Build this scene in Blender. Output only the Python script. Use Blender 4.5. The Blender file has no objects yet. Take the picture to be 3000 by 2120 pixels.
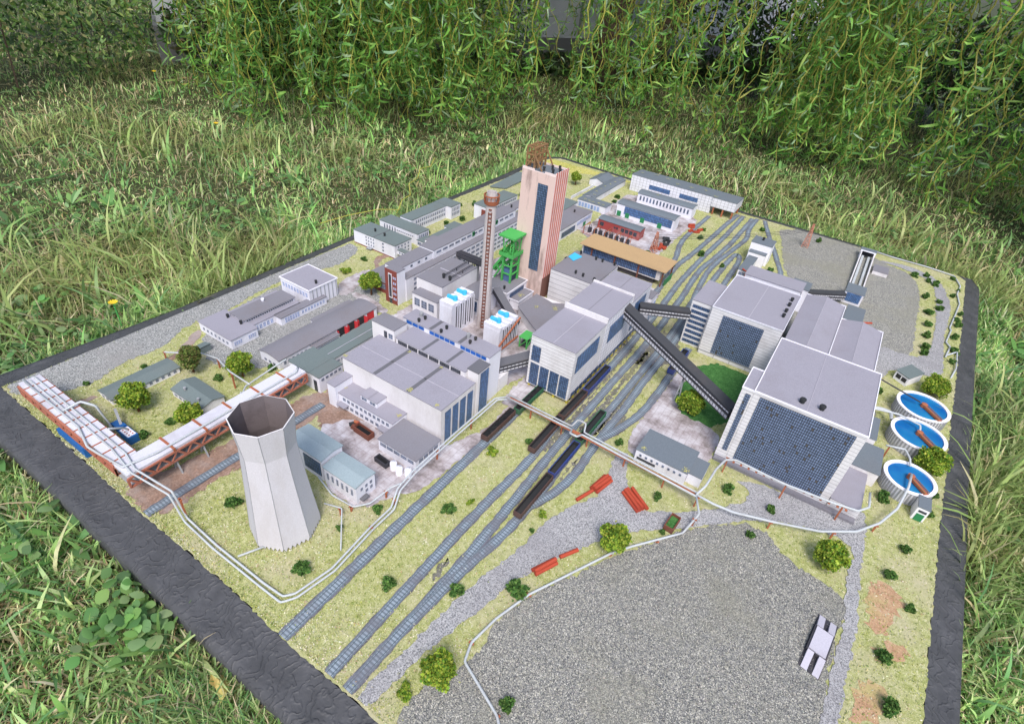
import bpy, bmesh, math, random
import numpy as np
from math import sin, cos, pi, radians
from mathutils import Matrix, Vector
random.seed(7); RNG = np.random.default_rng(7)
SC = bpy.context.scene; COL = SC.collection
M = 0.01                                    # model measurements below are in centimetres
# ------------------------------------------------------------------ camera
cam_d = bpy.data.cameras.new('camera'); cam = bpy.data.objects.new('camera', cam_d); COL.objects.link(cam)
_R = np.array([[0.83, 0.55, 0.089], [0.389, -0.459, -0.798], [-0.399, 0.697, -0.595]])
_u, _s, _v = np.linalg.svd(_R); _R = _u @ _v
cam.matrix_world = Matrix(((_R[0, 0], -_R[1, 0], -_R[2, 0], 0), (_R[0, 1], -_R[1, 1], -_R[2, 1], 0),
                           (_R[0, 2], -_R[1, 2], -_R[2, 2], 0.6), (0, 0, 0, 1)))
cam_d.sensor_width = 36; cam_d.lens = 1660 / 3000 * 36; cam_d.clip_start = 0.01; cam_d.clip_end = 200
SC.camera = cam
# ------------------------------------------------------------------ world, sun, exposure
W = bpy.data.worlds.new('World'); SC.world = W; W.use_nodes = True
SUN_EL, SUN_AZ = 54, 148                     # azimuth of the sun, degrees clockwise from +Y
nt = W.node_tree; sky = nt.nodes.new('ShaderNodeTexSky'); sky.sky_type = 'NISHITA'; sky.sun_disc = False
sky.sun_elevation = radians(SUN_EL); sky.sun_rotation = radians(SUN_AZ); sky.air_density = 1.0; sky.dust_density = 3.0; sky.ozone_density = 1.0
bg = nt.nodes['Background']; bg.inputs['Strength'].default_value = 0.15; nt.links.new(sky.outputs[0], bg.inputs[0])
sl = bpy.data.lights.new('sun', 'SUN'); sl.energy = 1.65; sl.angle = radians(20); sl.color = (1, 0.975, 0.95)
sun = bpy.data.objects.new('sun', sl); COL.objects.link(sun)
_d = Vector((sin(radians(SUN_AZ)) * cos(radians(SUN_EL)), cos(radians(SUN_AZ)) * cos(radians(SUN_EL)), sin(radians(SUN_EL))))
sun.rotation_euler = _d.to_track_quat('Z', 'Y').to_euler()
SC.view_settings.view_transform = 'Standard'; SC.view_settings.look = 'None'; SC.view_settings.gamma = 1
SC.view_settings.exposure = 0.68
SC.render.engine = 'CYCLES'; SC.cycles.use_denoising = True; SC.cycles.max_bounces = 6

# ------------------------------------------------------------------ materials
class NT:
    def __init__(s, name):
        s.m = bpy.data.materials.new(name); s.m.use_nodes = True; s.t = s.m.node_tree
        s.b = s.t.nodes['Principled BSDF']; s.b.inputs['Roughness'].default_value = 0.8
        s.b.inputs['Specular IOR Level'].default_value = 0.25
    def n(s, k, **kw):
        x = s.t.nodes.new(k)
        for a, v in kw.items(): setattr(x, a, v)
        return x
    def l(s, a, b): s.t.links.new(a, b)
    def coord(s, kind='Object'):
        if not hasattr(s, 'tc'): s.tc = s.n('ShaderNodeTexCoord')
        return s.tc.outputs[kind]
    def noise(s, scale, detail=4, rough=0.6, dist=0, vec=None):
        x = s.n('ShaderNodeTexNoise'); x.inputs['Scale'].default_value = scale; x.inputs['Detail'].default_value = detail
        x.inputs['Roughness'].default_value = rough; x.inputs['Distortion'].default_value = dist
        s.l(vec or s.coord(), x.inputs['Vector']); return x.outputs['Fac']
    def ramp(s, fac, stops, interp='LINEAR'):
        x = s.n('ShaderNodeValToRGB'); e = x.color_ramp.elements; x.color_ramp.interpolation = interp
        while len(e) < len(stops): e.new(0.5)
        for q, (p, c) in zip(e, stops): q.position = p; q.color = (*c, 1) if len(c) == 3 else (c[0],) * 3 + (1,)
        s.l(fac, x.inputs['Fac']); return x.outputs['Color']
    def math(s, op, a, b=None, clamp=False):
        x = s.n('ShaderNodeMath', operation=op, use_clamp=clamp)
        for i, v in enumerate((a, b)):
            if v is None: continue
            if isinstance(v, (int, float)): x.inputs[i].default_value = v
            else: s.l(v, x.inputs[i])
        return x.outputs[0]
    def mix(s, fac, a, b, mode='MIX'):
        x = s.n('ShaderNodeMix', data_type='RGBA', blend_type=mode)
        for i, v in ((0, fac), (6, a), (7, b)):
            if isinstance(v, (int, float)): x.inputs[i].default_value = v
            elif isinstance(v, tuple): x.inputs[i].default_value = (*v, 1)
            else: s.l(v, x.inputs[i])
        return x.outputs[2]
    def sep(s, v):
        x = s.n('ShaderNodeSeparateXYZ'); s.l(v, x.inputs[0]); return x.outputs
    def bump(s, h, strength=0.5, dist=0.001):
        x = s.n('ShaderNodeBump'); x.inputs['Strength'].default_value = strength; x.inputs['Distance'].default_value = dist
        s.l(h, x.inputs['Height']); s.l(x.outputs[0], s.b.inputs['Normal'])
    def col(s, c): s.l(c, s.b.inputs['Base Color'])
MAT = {}
def paper(name, c, dirt=0.25, hline=0, vline=0, dc=(0.16, 0.12, 0.10), lc=(0.12, 0.12, 0.14), fine=0.10, lw=0.13, rough=0.75, scale=14, stretch=None):
    """printed paper: flat colour, fine print grain, soot stains, optional ruled panel joints (cm)"""
    n = NT(name); g = n.noise(900, 2); mv = None
    if stretch:
        mp = n.n('ShaderNodeMapping'); mp.inputs['Scale'].default_value = (1, 1, stretch); n.l(n.coord(), mp.inputs['Vector']); mv = mp.outputs[0]
    st = n.noise(scale, 6, 0.7, vec=mv)
    stain = n.ramp(st, [(0.50, (0,)), (0.74, (1,))])
    big = n.noise(9, 2)
    base = n.mix(n.ramp(g, [(0.3, (0,)), (0.7, (1,))]), tuple(v * (1 - fine) for v in c), tuple(min(1, v * (1 + fine)) for v in c))
    base = n.mix(n.math('MULTIPLY', big, 0.22), base, tuple(v * 0.72 for v in c))
    base = n.mix(n.math('MULTIPLY', stain, dirt), base, dc)
    if hline or vline:
        X, Y, Z = n.sep(n.coord())
        m = None
        if hline:
            f = n.math('FRACT', n.math('DIVIDE', n.math('ADD', Z, 10), hline * M)); m = n.math('LESS_THAN', f, lw)
        if vline:
            f = n.math('FRACT', n.math('DIVIDE', n.math('ADD', n.math('ADD', X, Y), 10), vline * M)); k = n.math('LESS_THAN', f, lw)
            m = k if m is None else n.math('MAXIMUM', m, k)
        base = n.mix(n.math('MULTIPLY', m, 0.62), base, lc)
    n.col(base); n.b.inputs['Roughness'].default_value = rough
    MAT[name] = n.m; return n.m
paper('white', (0.71, 0.71, 0.78), 0.45, dc=(0.30, 0.27, 0.27), stretch=.4)
paper('white_clean', (0.80, 0.79, 0.84), 0.12)
paper('cream', (0.68, 0.66, 0.68), 0.5, dc=(0.32, 0.28, 0.26), stretch=.4)
paper('boards', (0.66, 0.65, 0.67), 0.5, dc=(0.30, 0.27, 0.26), hline=0.62, lw=0.10)
paper('boards_wide', (0.62, 0.60, 0.61), 0.4, hline=1.05, lw=0.10)
paper('grid', (0.70, 0.70, 0.76), 0.4, dc=(0.3, 0.28, 0.28), hline=0.8, vline=1.1, lw=0.09)
paper('roof_lilac', (0.285, 0.275, 0.32), 0.35, fine=0.14, dc=(0.2, 0.18, 0.2))
paper('roof_grey', (0.20, 0.195, 0.22), 0.3, fine=0.14)
paper('roof_dark', (0.13, 0.13, 0.145), 0.3, fine=0.15)
paper('roof_green', (0.145, 0.18, 0.18), 0.22, fine=0.14)
paper('roof_blue', (0.29, 0.36, 0.39), 0.2, fine=0.12)
paper('roof_slate', (0.14, 0.165, 0.19), 0.15, fine=0.15)
paper('roof_tan', (0.44, 0.30, 0.16), 0.25, fine=0.15)
paper('brick', (0.23, 0.06, 0.045), 0.2, hline=0.3, vline=0.5, lc=(0.12, 0.03, 0.03), lw=0.2)
paper('brick_red', (0.30, 0.055, 0.05), 0.5, dc=(0.5, 0.4, 0.38))
paper('tower_pink', (0.66, 0.50, 0.45), 0.95, dc=(0.13, 0.08, 0.07), scale=34, stretch=.22)
paper('tower_white', (0.78, 0.64, 0.61), 0.4)
paper('tower_brown', (0.24, 0.12, 0.10), 0.6)
paper('stripe_red', (0.55, 0.19, 0.15), 0.4)
paper('cool_paper', (0.55, 0.535, 0.575), 0.5, fine=0.10, dc=(0.36, 0.32, 0.29), stretch=.3)
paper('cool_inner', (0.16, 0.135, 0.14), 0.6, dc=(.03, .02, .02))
paper('chimney', (0.50, 0.455, 0.45), 0.95, dc=(0.16, 0.10, 0.08), scale=30, stretch=.25)
paper('rust', (0.36, 0.12, 0.06), 0.5, dc=(0.12, 0.06, 0.04))
paper('rust_dark', (0.17, 0.06, 0.04), 0.4)
paper('truss', (0.36, 0.13, 0.085), 0.3)
paper('blue_paint', (0.02, 0.12, 0.36), 0.3)
paper('blue_wagon', (0.03, 0.055, 0.22), 0.3)
paper('green_wagon', (0.03, 0.12, 0.06), 0.3)
paper('brown_wagon', (0.085, 0.048, 0.042), 0.4)
paper('door_red', (0.50, 0.03, 0.04), 0.15)
paper('door_green', (0.03, 0.20, 0.08), 0.15)
paper('green_steel', (0.075, 0.38, 0.09), 0.25, dc=(0.05, 0.15, 0.04))
paper('fan_blue', (0.06, 0.46, 0.75), 0.1)
paper('black', (0.028, 0.03, 0.033), 0.2)
paper('belt_roof', (0.055, 0.057, 0.064), 0.3)
paper('coal', (0.012, 0.012, 0.013), 0.0, fine=0.6)
paper('dark', (0.045, 0.045, 0.055), 0.3)
paper('grey_steel', (0.30, 0.31, 0.33), 0.3)
paper('pipe', (0.45, 0.48, 0.50), 0.4, rough=0.5)
paper('wood', (0.26, 0.15, 0.07), 0.4)
paper('yellow', (0.50, 0.42, 0.05), 0.4)
paper('log', (0.38, 0.06, 0.03), 0.6, dc=(0.2, 0.02, 0.02))
paper('pylon', (0.45, 0.20, 0.14), 0.4)
paper('ridge', (0.40, 0.385, 0.44), 0.1)
paper('roof_pale', (0.47, 0.455, 0.52), 0.2)
paper('trunk', (0.10, 0.045, 0.02), 0.3)
paper('cover', (0.58, 0.58, 0.65), 0.4)

def panes(name, glass, frame, wx=0.14, wy=0.14, var=0.6, odd=None, oddp=0.03, rough=0.35):
    n = NT(name); uv = n.sep(n.coord('UV'))
    def edge(c, w): return n.math('GREATER_THAN', n.math('ABSOLUTE', n.math('SUBTRACT', n.math('FRACT', c), 0.5)), 0.5 - w)
    m = n.math('MAXIMUM', edge(uv[0], wx), edge(uv[1], wy))
    cb = n.n('ShaderNodeCombineXYZ'); n.l(n.math('FLOOR', uv[0]), cb.inputs[0]); n.l(n.math('FLOOR', uv[1]), cb.inputs[1])
    oi = n.n('ShaderNodeObjectInfo'); n.l(n.math('MULTIPLY', oi.outputs['Random'], 37.0), cb.inputs[2])
    wn = n.n('ShaderNodeTexWhiteNoise'); n.l(cb.outputs[0], wn.inputs['Vector'])
    g = n.mix(wn.outputs['Value'], tuple(v * (1 - var) for v in glass), tuple(min(1, v * (1 + var)) for v in glass))
    if odd:
        g = n.mix(n.math('GREATER_THAN', n.sep(wn.outputs['Color'])[1], 1 - oddp), g, odd)
    n.col(n.mix(m, g, frame)); n.b.inputs['Roughness'].default_value = rough; n.b.inputs['Specular IOR Level'].default_value = 0.4
    MAT[name] = n.m
panes('pane_wall', (0.15, 0.20, 0.31), (0.018, 0.022, 0.035), 0.15, 0.12, 0.16, (0.095, 0.085, 0.075), 0.035)
panes('pane_tower', (0.08, 0.13, 0.22), (0.02, 0.025, 0.035), 0.14, 0.10, 0.3)
panes('pane_blue', (0.07, 0.12, 0.23), (0.02, 0.03, 0.06), 0.15, 0.08, 0.3)
panes('pane_bright', (0.08, 0.16, 0.33), (0.04, 0.06, 0.11), 0.14, 0.07, 0.25)
panes('pane', (0.09, 0.12, 0.19), (0.30, 0.31, 0.36), 0.12, 0.10, 0.5)
panes('pane_sky', (0.22, 0.30, 0.52), (0.55, 0.56, 0.66), 0.14, 0.08, 0.35)
panes('pane_solid', (0.01, 0.09, 0.38), (0.30, 0.34, 0.45), 0.05, 0.05, 0.1)
panes('pane_dark', (0.03, 0.035, 0.045), (0.08, 0.08, 0.10), 0.12, 0.10, 0.6)
panes('grille', (0.50, 0.49, 0.53), (0.09, 0.10, 0.13), 0.04, 0.22, 0.2)
panes('belt_side', (0.50, 0.50, 0.54), (0.06, 0.06, 0.07), 0.10, 0.22, 0.15)

# ------------------------------------------------------------------ mesh builder (cm, world)
class MB:
    def __init__(s): s.v = []; s.f = []; s.uv = []
    def face(s, pts, uv=None):
        i = len(s.v); s.v += [tuple(p) for p in pts]; s.f.append(tuple(range(i, i + len(pts))))
        s.uv += list(uv) if uv else [(p[0] * .1, p[1] * .1) for p in pts]
        return s
    def prism(s, poly, z0, z1, top=True, bottom=True, tops=None):
        n = len(poly); a = [(p[0], p[1], z0) for p in poly]; b = [(p[0], p[1], (tops[k] if tops else z1)) for k, p in enumerate(poly)]
        for k in range(n):
            j = (k + 1) % n; s.face([a[k], a[j], b[j], b[k]])
        if top: s.face(b)
        if bottom: s.face(a[::-1])
        return s
    def box(s, x0, x1, y0, y1, z0, z1):
        return s.prism([(x0, y0), (x1, y0), (x1, y1), (x0, y1)], z0, z1)
    def bar(s, p, q, w, h=None):
        """square bar from p to q"""
        p = Vector(p); q = Vector(q); d = (q - p).normalized(); h = h or w
        u = Vector((0, 0, 1)) if abs(d.z) < 0.95 else Vector((0, 1, 0)); a = d.cross(u).normalized() * w / 2; b = a.cross(d).normalized() * h / 2
        c = [p + a + b, p - a + b, p - a - b, p + a - b]; e = [x + (q - p) for x in c]
        for k in range(4): j = (k + 1) % 4; s.face([c[k], c[j], e[j], e[k]])
        s.face(c[::-1]); s.face(e); return s
    def tube(s, pts, r, n=8, closed=True, r2=None):
        pts = [Vector(p) for p in pts]; rings = []
        for i, p in enumerate(pts):
            d = (pts[min(i + 1, len(pts) - 1)] - pts[max(i - 1, 0)]).normalized()
            u = Vector((0, 0, 1)) if abs(d.z) < 0.95 else Vector((0, 1, 0)); a = d.cross(u).normalized(); b = a.cross(d)
            rr = r if r2 is None else r + (r2 - r) * i / (len(pts) - 1)
            rings.append([p + (a * cos(2 * pi * k / n) + b * sin(2 * pi * k / n)) * rr for k in range(n)])
        for A, B in zip(rings, rings[1:]):
            for k in range(n): j = (k + 1) % n; s.face([A[k], A[j], B[j], B[k]])
        if closed: s.face(rings[0][::-1]); s.face(rings[-1])
        return s
    def lathe(s, cx, cy, prof, n=24, a0=0.0, cap=False, jit=None):
        rings = [[(cx + r * cos(a0 + 2 * pi * k / n), cy + r * sin(a0 + 2 * pi * k / n), z) for k in range(n)] for r, z in prof]
        for A, B in zip(rings, rings[1:]):
            for k in range(n): j = (k + 1) % n; s.face([A[k], A[j], B[j], B[k]])
        if cap: s.face(rings[-1])
        return s
def mesh_obj(name, mb, mat, parent=None, smooth=False, org=None):
    org = org if org is not None else (ORG.get(parent.name, (0, 0, 0)) if parent else (0, 0, 0))
    me = bpy.data.meshes.new(name)
    me.from_pydata([((v[0] - org[0]) * M, (v[1] - org[1]) * M, (v[2] - org[2]) * M) for v in mb.v], [], mb.f)
    ul = me.uv_layers.new(name='UVMap'); ul.data.foreach_set('uv', np.array(mb.uv, dtype=np.float32).ravel())
    me.materials.append(MAT[mat] if isinstance(mat, str) else mat)
    if smooth:
        me.polygons.foreach_set('use_smooth', [True] * len(me.polygons))
        bm = bmesh.new(); bm.from_mesh(me); bmesh.ops.remove_doubles(bm, verts=bm.verts, dist=1e-6); bm.to_mesh(me); bm.free()
    me.update()
    o = bpy.data.objects.new(name, me); COL.objects.link(o)
    if parent: o.parent = parent; ORG[o.name] = org
    else: o.location = (org[0] * M, org[1] * M, org[2] * M); ORG[o.name] = org
    return o
ORG = {}
def tag(o, label=None, cat=None, group=None, kind=None):
    if label: o['label'] = label
    if cat: o['category'] = cat
    if group: o['group'] = group
    if kind: o['kind'] = kind
    return o
def thing(name, label, cat, x, y, z=0, group=None):
    o = bpy.data.objects.new(name, None); COL.objects.link(o); o.empty_display_size = 0.01
    o.location = (x * M, y * M, z * M); ORG[o.name] = (x, y, z); return tag(o, label, cat, group)
def single(name, mb, mat, label, cat, x, y, z=0, group=None, smooth=False):
    return tag(mesh_obj(name, mb, mat, None, smooth, (x, y, z)), label, cat, group)
_wc = {}
def win(T, b, face, u0, u1, z0, z1, n=1, gap=0.4, px=2, py=2, m='pane', name='window', t=0.07):
    """n window panels on one wall of box b=(x0,x1,y0,y1); u in 0..1 along the wall, z in cm, gap = share of pitch left between"""
    x0, x1, y0, y1 = b[:4]; L = (x1 - x0) if face in 'fk' else (y1 - y0); org = ORG[T.name]
    pitch = (u1 - u0) * L / n; w = pitch * (1 - gap) if n > 1 else pitch
    for i in range(n):
        c = u0 * L + pitch * (i + 0.5)
        pos = {'f': (x0 + c, y0, z0), 'k': (x0 + c, y1, z0), 'r': (x1, y0 + c, z0), 'l': (x0, y0 + c, z0)}[face]
        key = (face, round(w, 3), round(z1 - z0, 3), px, py, m, t, name)
        if key not in _wc:
            h = z1 - z0; mb = MB(); a = w / 2
            if face in 'fk': mb.box(-a, a, -t, t, 0, h)
            else: mb.box(-t, t, -a, a, 0, h)
            mb.uv = []
            for f in mb.f:
                for k in f:
                    v = mb.v[k]; mb.uv.append((((v[0] if face in 'fk' else v[1]) + a) / w * px, v[2] / h * py))
            me = bpy.data.meshes.new(name); me.from_pydata([(v[0] * M, v[1] * M, v[2] * M) for v in mb.v], [], mb.f)
            ul = me.uv_layers.new(name='UVMap'); ul.data.foreach_set('uv', np.array(mb.uv, dtype=np.float32).ravel()); me.materials.append(MAT[m]); me.update()
            _wc[key] = me
        o = bpy.data.objects.new(name, _wc[key]); COL.objects.link(o); o.parent = T
        o.location = ((pos[0] - org[0]) * M, (pos[1] - org[1]) * M, (pos[2] - org[2]) * M)
def block(T, x0, x1, y0, y1, z0, h, wall='white', roof='roof_grey', kind='flat', over=0.12, rise=0.5, axis='y', edge=None):
    """one volume of a paper building: walls + folded roof"""
    rz = 0.14
    if kind == 'flat':
        mesh_obj('wall', MB().box(x0, x1, y0, y1, z0, h - rz), wall, T)
        r = mesh_obj('roof', MB().box(x0 - over, x1 + over, y0 - over, y1 + over, h - rz, h), roof, T)
        if edge:
            e = MB(); o = over + 0.04; t = 0.12; H = h + 0.12
            e.box(x0 - o, x1 + o, y0 - o, y0 - o + t, h - rz, H); e.box(x0 - o, x1 + o, y1 + o - t, y1 + o, h - rz, H)
            e.box(x0 - o, x0 - o + t, y0 - o + t, y1 + o - t, h - rz, H); e.box(x1 + o - t, x1 + o, y0 - o + t, y1 + o - t, h - rz, H)
            mesh_obj('parapet', e, edge, r)
    else:
        def prof(t):                                     # 0..1 across
            return rise * (1 - abs(2 * t - 1)) if kind == 'gable' else (rise * (1 - (2 * t - 1) ** 2) if kind == 'arch' else rise * (1 - t))
        N = {'gable': 2, 'arch': 8, 'shed': 1}[kind]; w = MB(); r = MB(); ts = [k / N for k in range(N + 1)]
        if axis == 'y':
            for y, rev in ((y0, False), (y1, True)):
                P = [(x0, y, z0), (x1, y, z0)] + [(x0 + (x1 - x0) * t, y, h - rz + prof(t)) for t in ts[::-1]]
                w.face(P[::-1] if rev else P)
            w.face([(x1, y0, z0), (x1, y1, z0), (x1, y1, h - rz + prof(1)), (x1, y0, h - rz + prof(1))]); w.face([(x0, y1, z0), (x0, y0, z0), (x0, y0, h - rz + prof(0)), (x0, y1, h - rz + prof(0))])
            for a, b_ in zip(ts, ts[1:]):
                for q0, q1 in ((y0 - over, y1 + over),):
                    xa = x0 - over + (x1 - x0 + 2 * over) * a; xb = x0 - over + (x1 - x0 + 2 * over) * b_
                    za, zb = h - rz + prof(a), h - rz + prof(b_); A = [(xa, q0), (xb, q0), (xb, q1), (xa, q1)]; Z = [za, zb, zb, za]
                    r.face([(p[0], p[1], z) for p, z in zip(A, Z)][::-1]); r.face([(p[0], p[1], z + rz) for p, z in zip(A, Z)])
                    for k in range(4):
                        j = (k + 1) % 4; r.face([(*A[k], Z[k]), (*A[j], Z[j]), (*A[j], Z[j] + rz), (*A[k], Z[k] + rz)])
        else:
            for x, rev in ((x0, True), (x1, False)):
                P = [(x, y0, z0), (x, y1, z0)] + [(x, y0 + (y1 - y0) * t, h - rz + prof(t)) for t in ts[::-1]]
                w.face(P[::-1] if rev else P)
            w.face([(x0, y0, z0), (x1, y0, z0), (x1, y0, h - rz + prof(0)), (x0, y0, h - rz + prof(0))]); w.face([(x1, y1, z0), (x0, y1, z0), (x0, y1, h - rz + prof(1)), (x1, y1, h - rz + prof(1))])
            for a, b_ in zip(ts, ts[1:]):
                ya = y0 - over + (y1 - y0 + 2 * over) * a; yb = y0 - over + (y1 - y0 + 2 * over) * b_
                za, zb = h - rz + prof(a), h - rz + prof(b_); A = [(x0 - over, ya), (x1 + over, ya), (x1 + over, yb), (x0 - over, yb)]; Z = [za, za, zb, zb]
                r.face([(p[0], p[1], z) for p, z in zip(A, Z)][::-1]); r.face([(p[0], p[1], z + rz) for p, z in zip(A, Z)])
                for k in range(4):
                    j = (k + 1) % 4; r.face([(*A[k], Z[k]), (*A[j], Z[j]), (*A[j], Z[j] + rz), (*A[k], Z[k] + rz)])
        mesh_obj('wall', w, wall, T); mesh_obj('roof', r, roof, T)
    return (x0, x1, y0, y1)
def vent(T, x, y, z, s=0.5, h=0.7, m='black'):
    mesh_obj('roof_vent', MB().lathe(x, y, [(s * .42, z), (s * .42, z + h * .6), (s * .55, z + h * .62), (s * .5, z + h)], 8, cap=True), m, T)
def strip(T, x0, x1, y0, y1, z, m='roof_dark', name='roof_seam', h=0.05):
    mesh_obj(name, MB().box(x0, x1, y0, y1, z + .003, z + h), m, T)

# ------------------------------------------------------------------ ground sheets of the model
def flock(name, cols, scale, bump=0.6, vor=False, big=None, bd=0.0012):
    n = NT(name)
    if vor:
        v = n.n('ShaderNodeTexVoronoi'); v.inputs['Scale'].default_value = scale; n.l(n.coord(), v.inputs['Vector'])
        f = n.sep(v.outputs['Color'])[0]; hgt = v.outputs['Distance']
        c = n.ramp(f, cols, 'CONSTANT' if vor == 2 else 'LINEAR')
    else:
        a = n.noise(scale, 6, 0.75); b = n.noise(scale * .22, 4, 0.6, vec=n.coord())
        f = n.math('ADD', n.math('MULTIPLY', a, 0.65), n.math('MULTIPLY', b, 0.35)); hgt = a; c = n.ramp(f, cols)
    if big:
        c = n.mix(n.math('MULTIPLY', n.ramp(n.noise(big[1], 5, 0.65), [(0.48, (0,)), (0.66, (1,))]), big[2]), c, big[0])
    n.col(c); n.b.inputs['Roughness'].default_value = 0.95; n.b.inputs['Specular IOR Level'].default_value = 0.1
    n.bump(hgt, bump, bd); MAT[name] = n.m
flock('flock', [(0.33, (0.12, 0.15, 0.045)), (0.43, (0.25, 0.28, 0.09)), (0.52, (0.38, 0.39, 0.17)), (0.62, (0.56, 0.54, 0.36))], 620, big=((0.44, 0.40, 0.27), 11, 0.75))
flock('flock_yellow', [(0.33, (0.22, 0.24, 0.05)), (0.45, (0.42, 0.40, 0.09)), (0.6, (0.58, 0.53, 0.22))], 620, big=((0.30, 0.32, 0.08), 12, 0.5))
flock('gravel_dark', [(0.0, (0.095, 0.10, 0.10)), (0.2, (0.18, 0.18, 0.175)), (0.5, (0.26, 0.255, 0.235)), (0.75, (0.35, 0.34, 0.285)), (0.92, (0.52, 0.50, 0.44))], 1150, 0.3, 2, ((0.23, 0.225, 0.18), 6, 0.8), bd=.0005)
flock('gravel_pale', [(0.0, (0.12, 0.12, 0.13)), (0.35, (0.27, 0.27, 0.275)), (1.0, (0.46, 0.455, 0.46))], 1000, 0.4, True, ((0.22, 0.21, 0.22), 9, 0.5))
flock('gravel_mid', [(0.0, (0.10, 0.105, 0.11)), (0.4, (0.22, 0.225, 0.22)), (1.0, (0.46, 0.46, 0.44))], 1000, 0.4, True, ((0.26, 0.25, 0.24), 6, 0.6))
flock('soil', [(0.3, (0.12, 0.08, 0.06)), (0.5, (0.26, 0.17, 0.13)), (0.7, (0.42, 0.30, 0.24))], 300, big=((0.36, 0.34, 0.34), 10, 0.6))
flock('soil_flock', [(0.33, (0.26, 0.15, 0.08)), (0.5, (0.42, 0.26, 0.16)), (0.62, (0.52, 0.38, 0.24))], 500, big=((0.42, 0.38, 0.16), 16, 0.9))
flock('green_flock', [(0.33, (0.02, 0.06, 0.015)), (0.5, (0.05, 0.15, 0.04)), (0.62, (0.10, 0.24, 0.07))], 500)
flock('stained_ballast', [(0.3, (0.07, 0.065, 0.055)), (0.5, (0.15, 0.145, 0.13)), (0.7, (0.27, 0.26, 0.23))], 300, big=((0.24, 0.24, 0.12), 14, 0.7))
flock('ballast', [(0.3, (0.045, 0.045, 0.05)), (0.5, (0.12, 0.12, 0.14)), (0.7, (0.26, 0.26, 0.30))], 260, big=((0.20, 0.20, 0.26), 12, 0.6))
n = NT('slabs'); X, Y, Z = n.sep(n.coord())
dd = n.noise(60, 4); lx = n.math('LESS_THAN', n.math('FRACT', n.math('DIVIDE', n.math('ADD', n.math('ADD', X, 10), n.math('MULTIPLY', dd, .002)), .011)), .1)
ly = n.math('LESS_THAN', n.math('FRACT', n.math('DIVIDE', n.math('ADD', Y, 10), .017)), .07); m_ = n.math('MAXIMUM', lx, ly)
c = n.ramp(n.noise(22, 6, 0.7), [(0.36, (0.17, 0.145, 0.14)), (0.48, (0.36, 0.32, 0.33)), (0.60, (0.52, 0.50, 0.53))])
n.col(n.mix(n.math('MULTIPLY', m_, 0.3), c, (0.16, 0.13, 0.13))); n.bump(n.noise(300), 0.3, .0005); MAT['slabs'] = n.m
n = NT('track'); U = n.sep(n.coord('UV'))
sl_ = n.math('LESS_THAN', n.math('FRACT', n.math('MULTIPLY', U[1], 1 / 0.42)), 0.52)
ins = n.math('LESS_THAN', n.math('ABSOLUTE', n.math('SUBTRACT', U[0], 0.5)), 0.36); slp = n.math('MULTIPLY', sl_, ins)
ra = n.math('LESS_THAN', n.math('ABSOLUTE', n.math('SUBTRACT', n.math('ABSOLUTE', n.math('SUBTRACT', U[0], 0.5)), 0.25)), 0.035)
ds = n.ramp(n.noise(26, 5, 0.7), [(0.46, (0,)), (0.62, (1,))])
c = n.mix(slp, (0.13, 0.165, 0.195), (0.26, 0.31, 0.36)); c = n.mix(ra, c, (0.06, 0.08, 0.095)); c = n.mix(n.math('MULTIPLY', ds, 0.75), c, (0.13, 0.13, 0.15))
n.col(c); MAT['track'] = n.m
n = NT('rim_plaster')                                                # black, trowelled plaster rim
nz = n.noise(26, 3, 0.5, 2.2); wv = n.n('ShaderNodeTexWave'); wv.inputs['Scale'].default_value = 26; wv.inputs['Distortion'].default_value = 22; wv.inputs['Detail'].default_value = 3; wv.inputs['Detail Scale'].default_value = 1.4
n.l(n.coord(), wv.inputs['Vector']); h_ = n.math('ADD', n.math('MULTIPLY', n.math('POWER', wv.outputs['Fac'], 5.0), 0.35), n.math('MULTIPLY', nz, 0.8))
n.col(n.ramp(n.noise(40, 6, 0.7), [(0.3, (0.042, 0.043, 0.046)), (0.6, (0.068, 0.069, 0.074)), (0.8, (0.11, 0.11, 0.115))]))
n.b.inputs['Roughness'].default_value = 0.6; n.b.inputs['Specular IOR Level'].default_value = 0.35; n.bump(h_, .8, .0022); MAT['rim_plaster'] = n.m
n = NT('foam_edge'); n.col(n.ramp(n.noise(300), [(0.4, (0.45, 0.43, 0.36)), (0.6, (0.75, 0.73, 0.66))])); n.bump(n.noise(300), 1, .001); MAT['foam_edge'] = n.m

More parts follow.
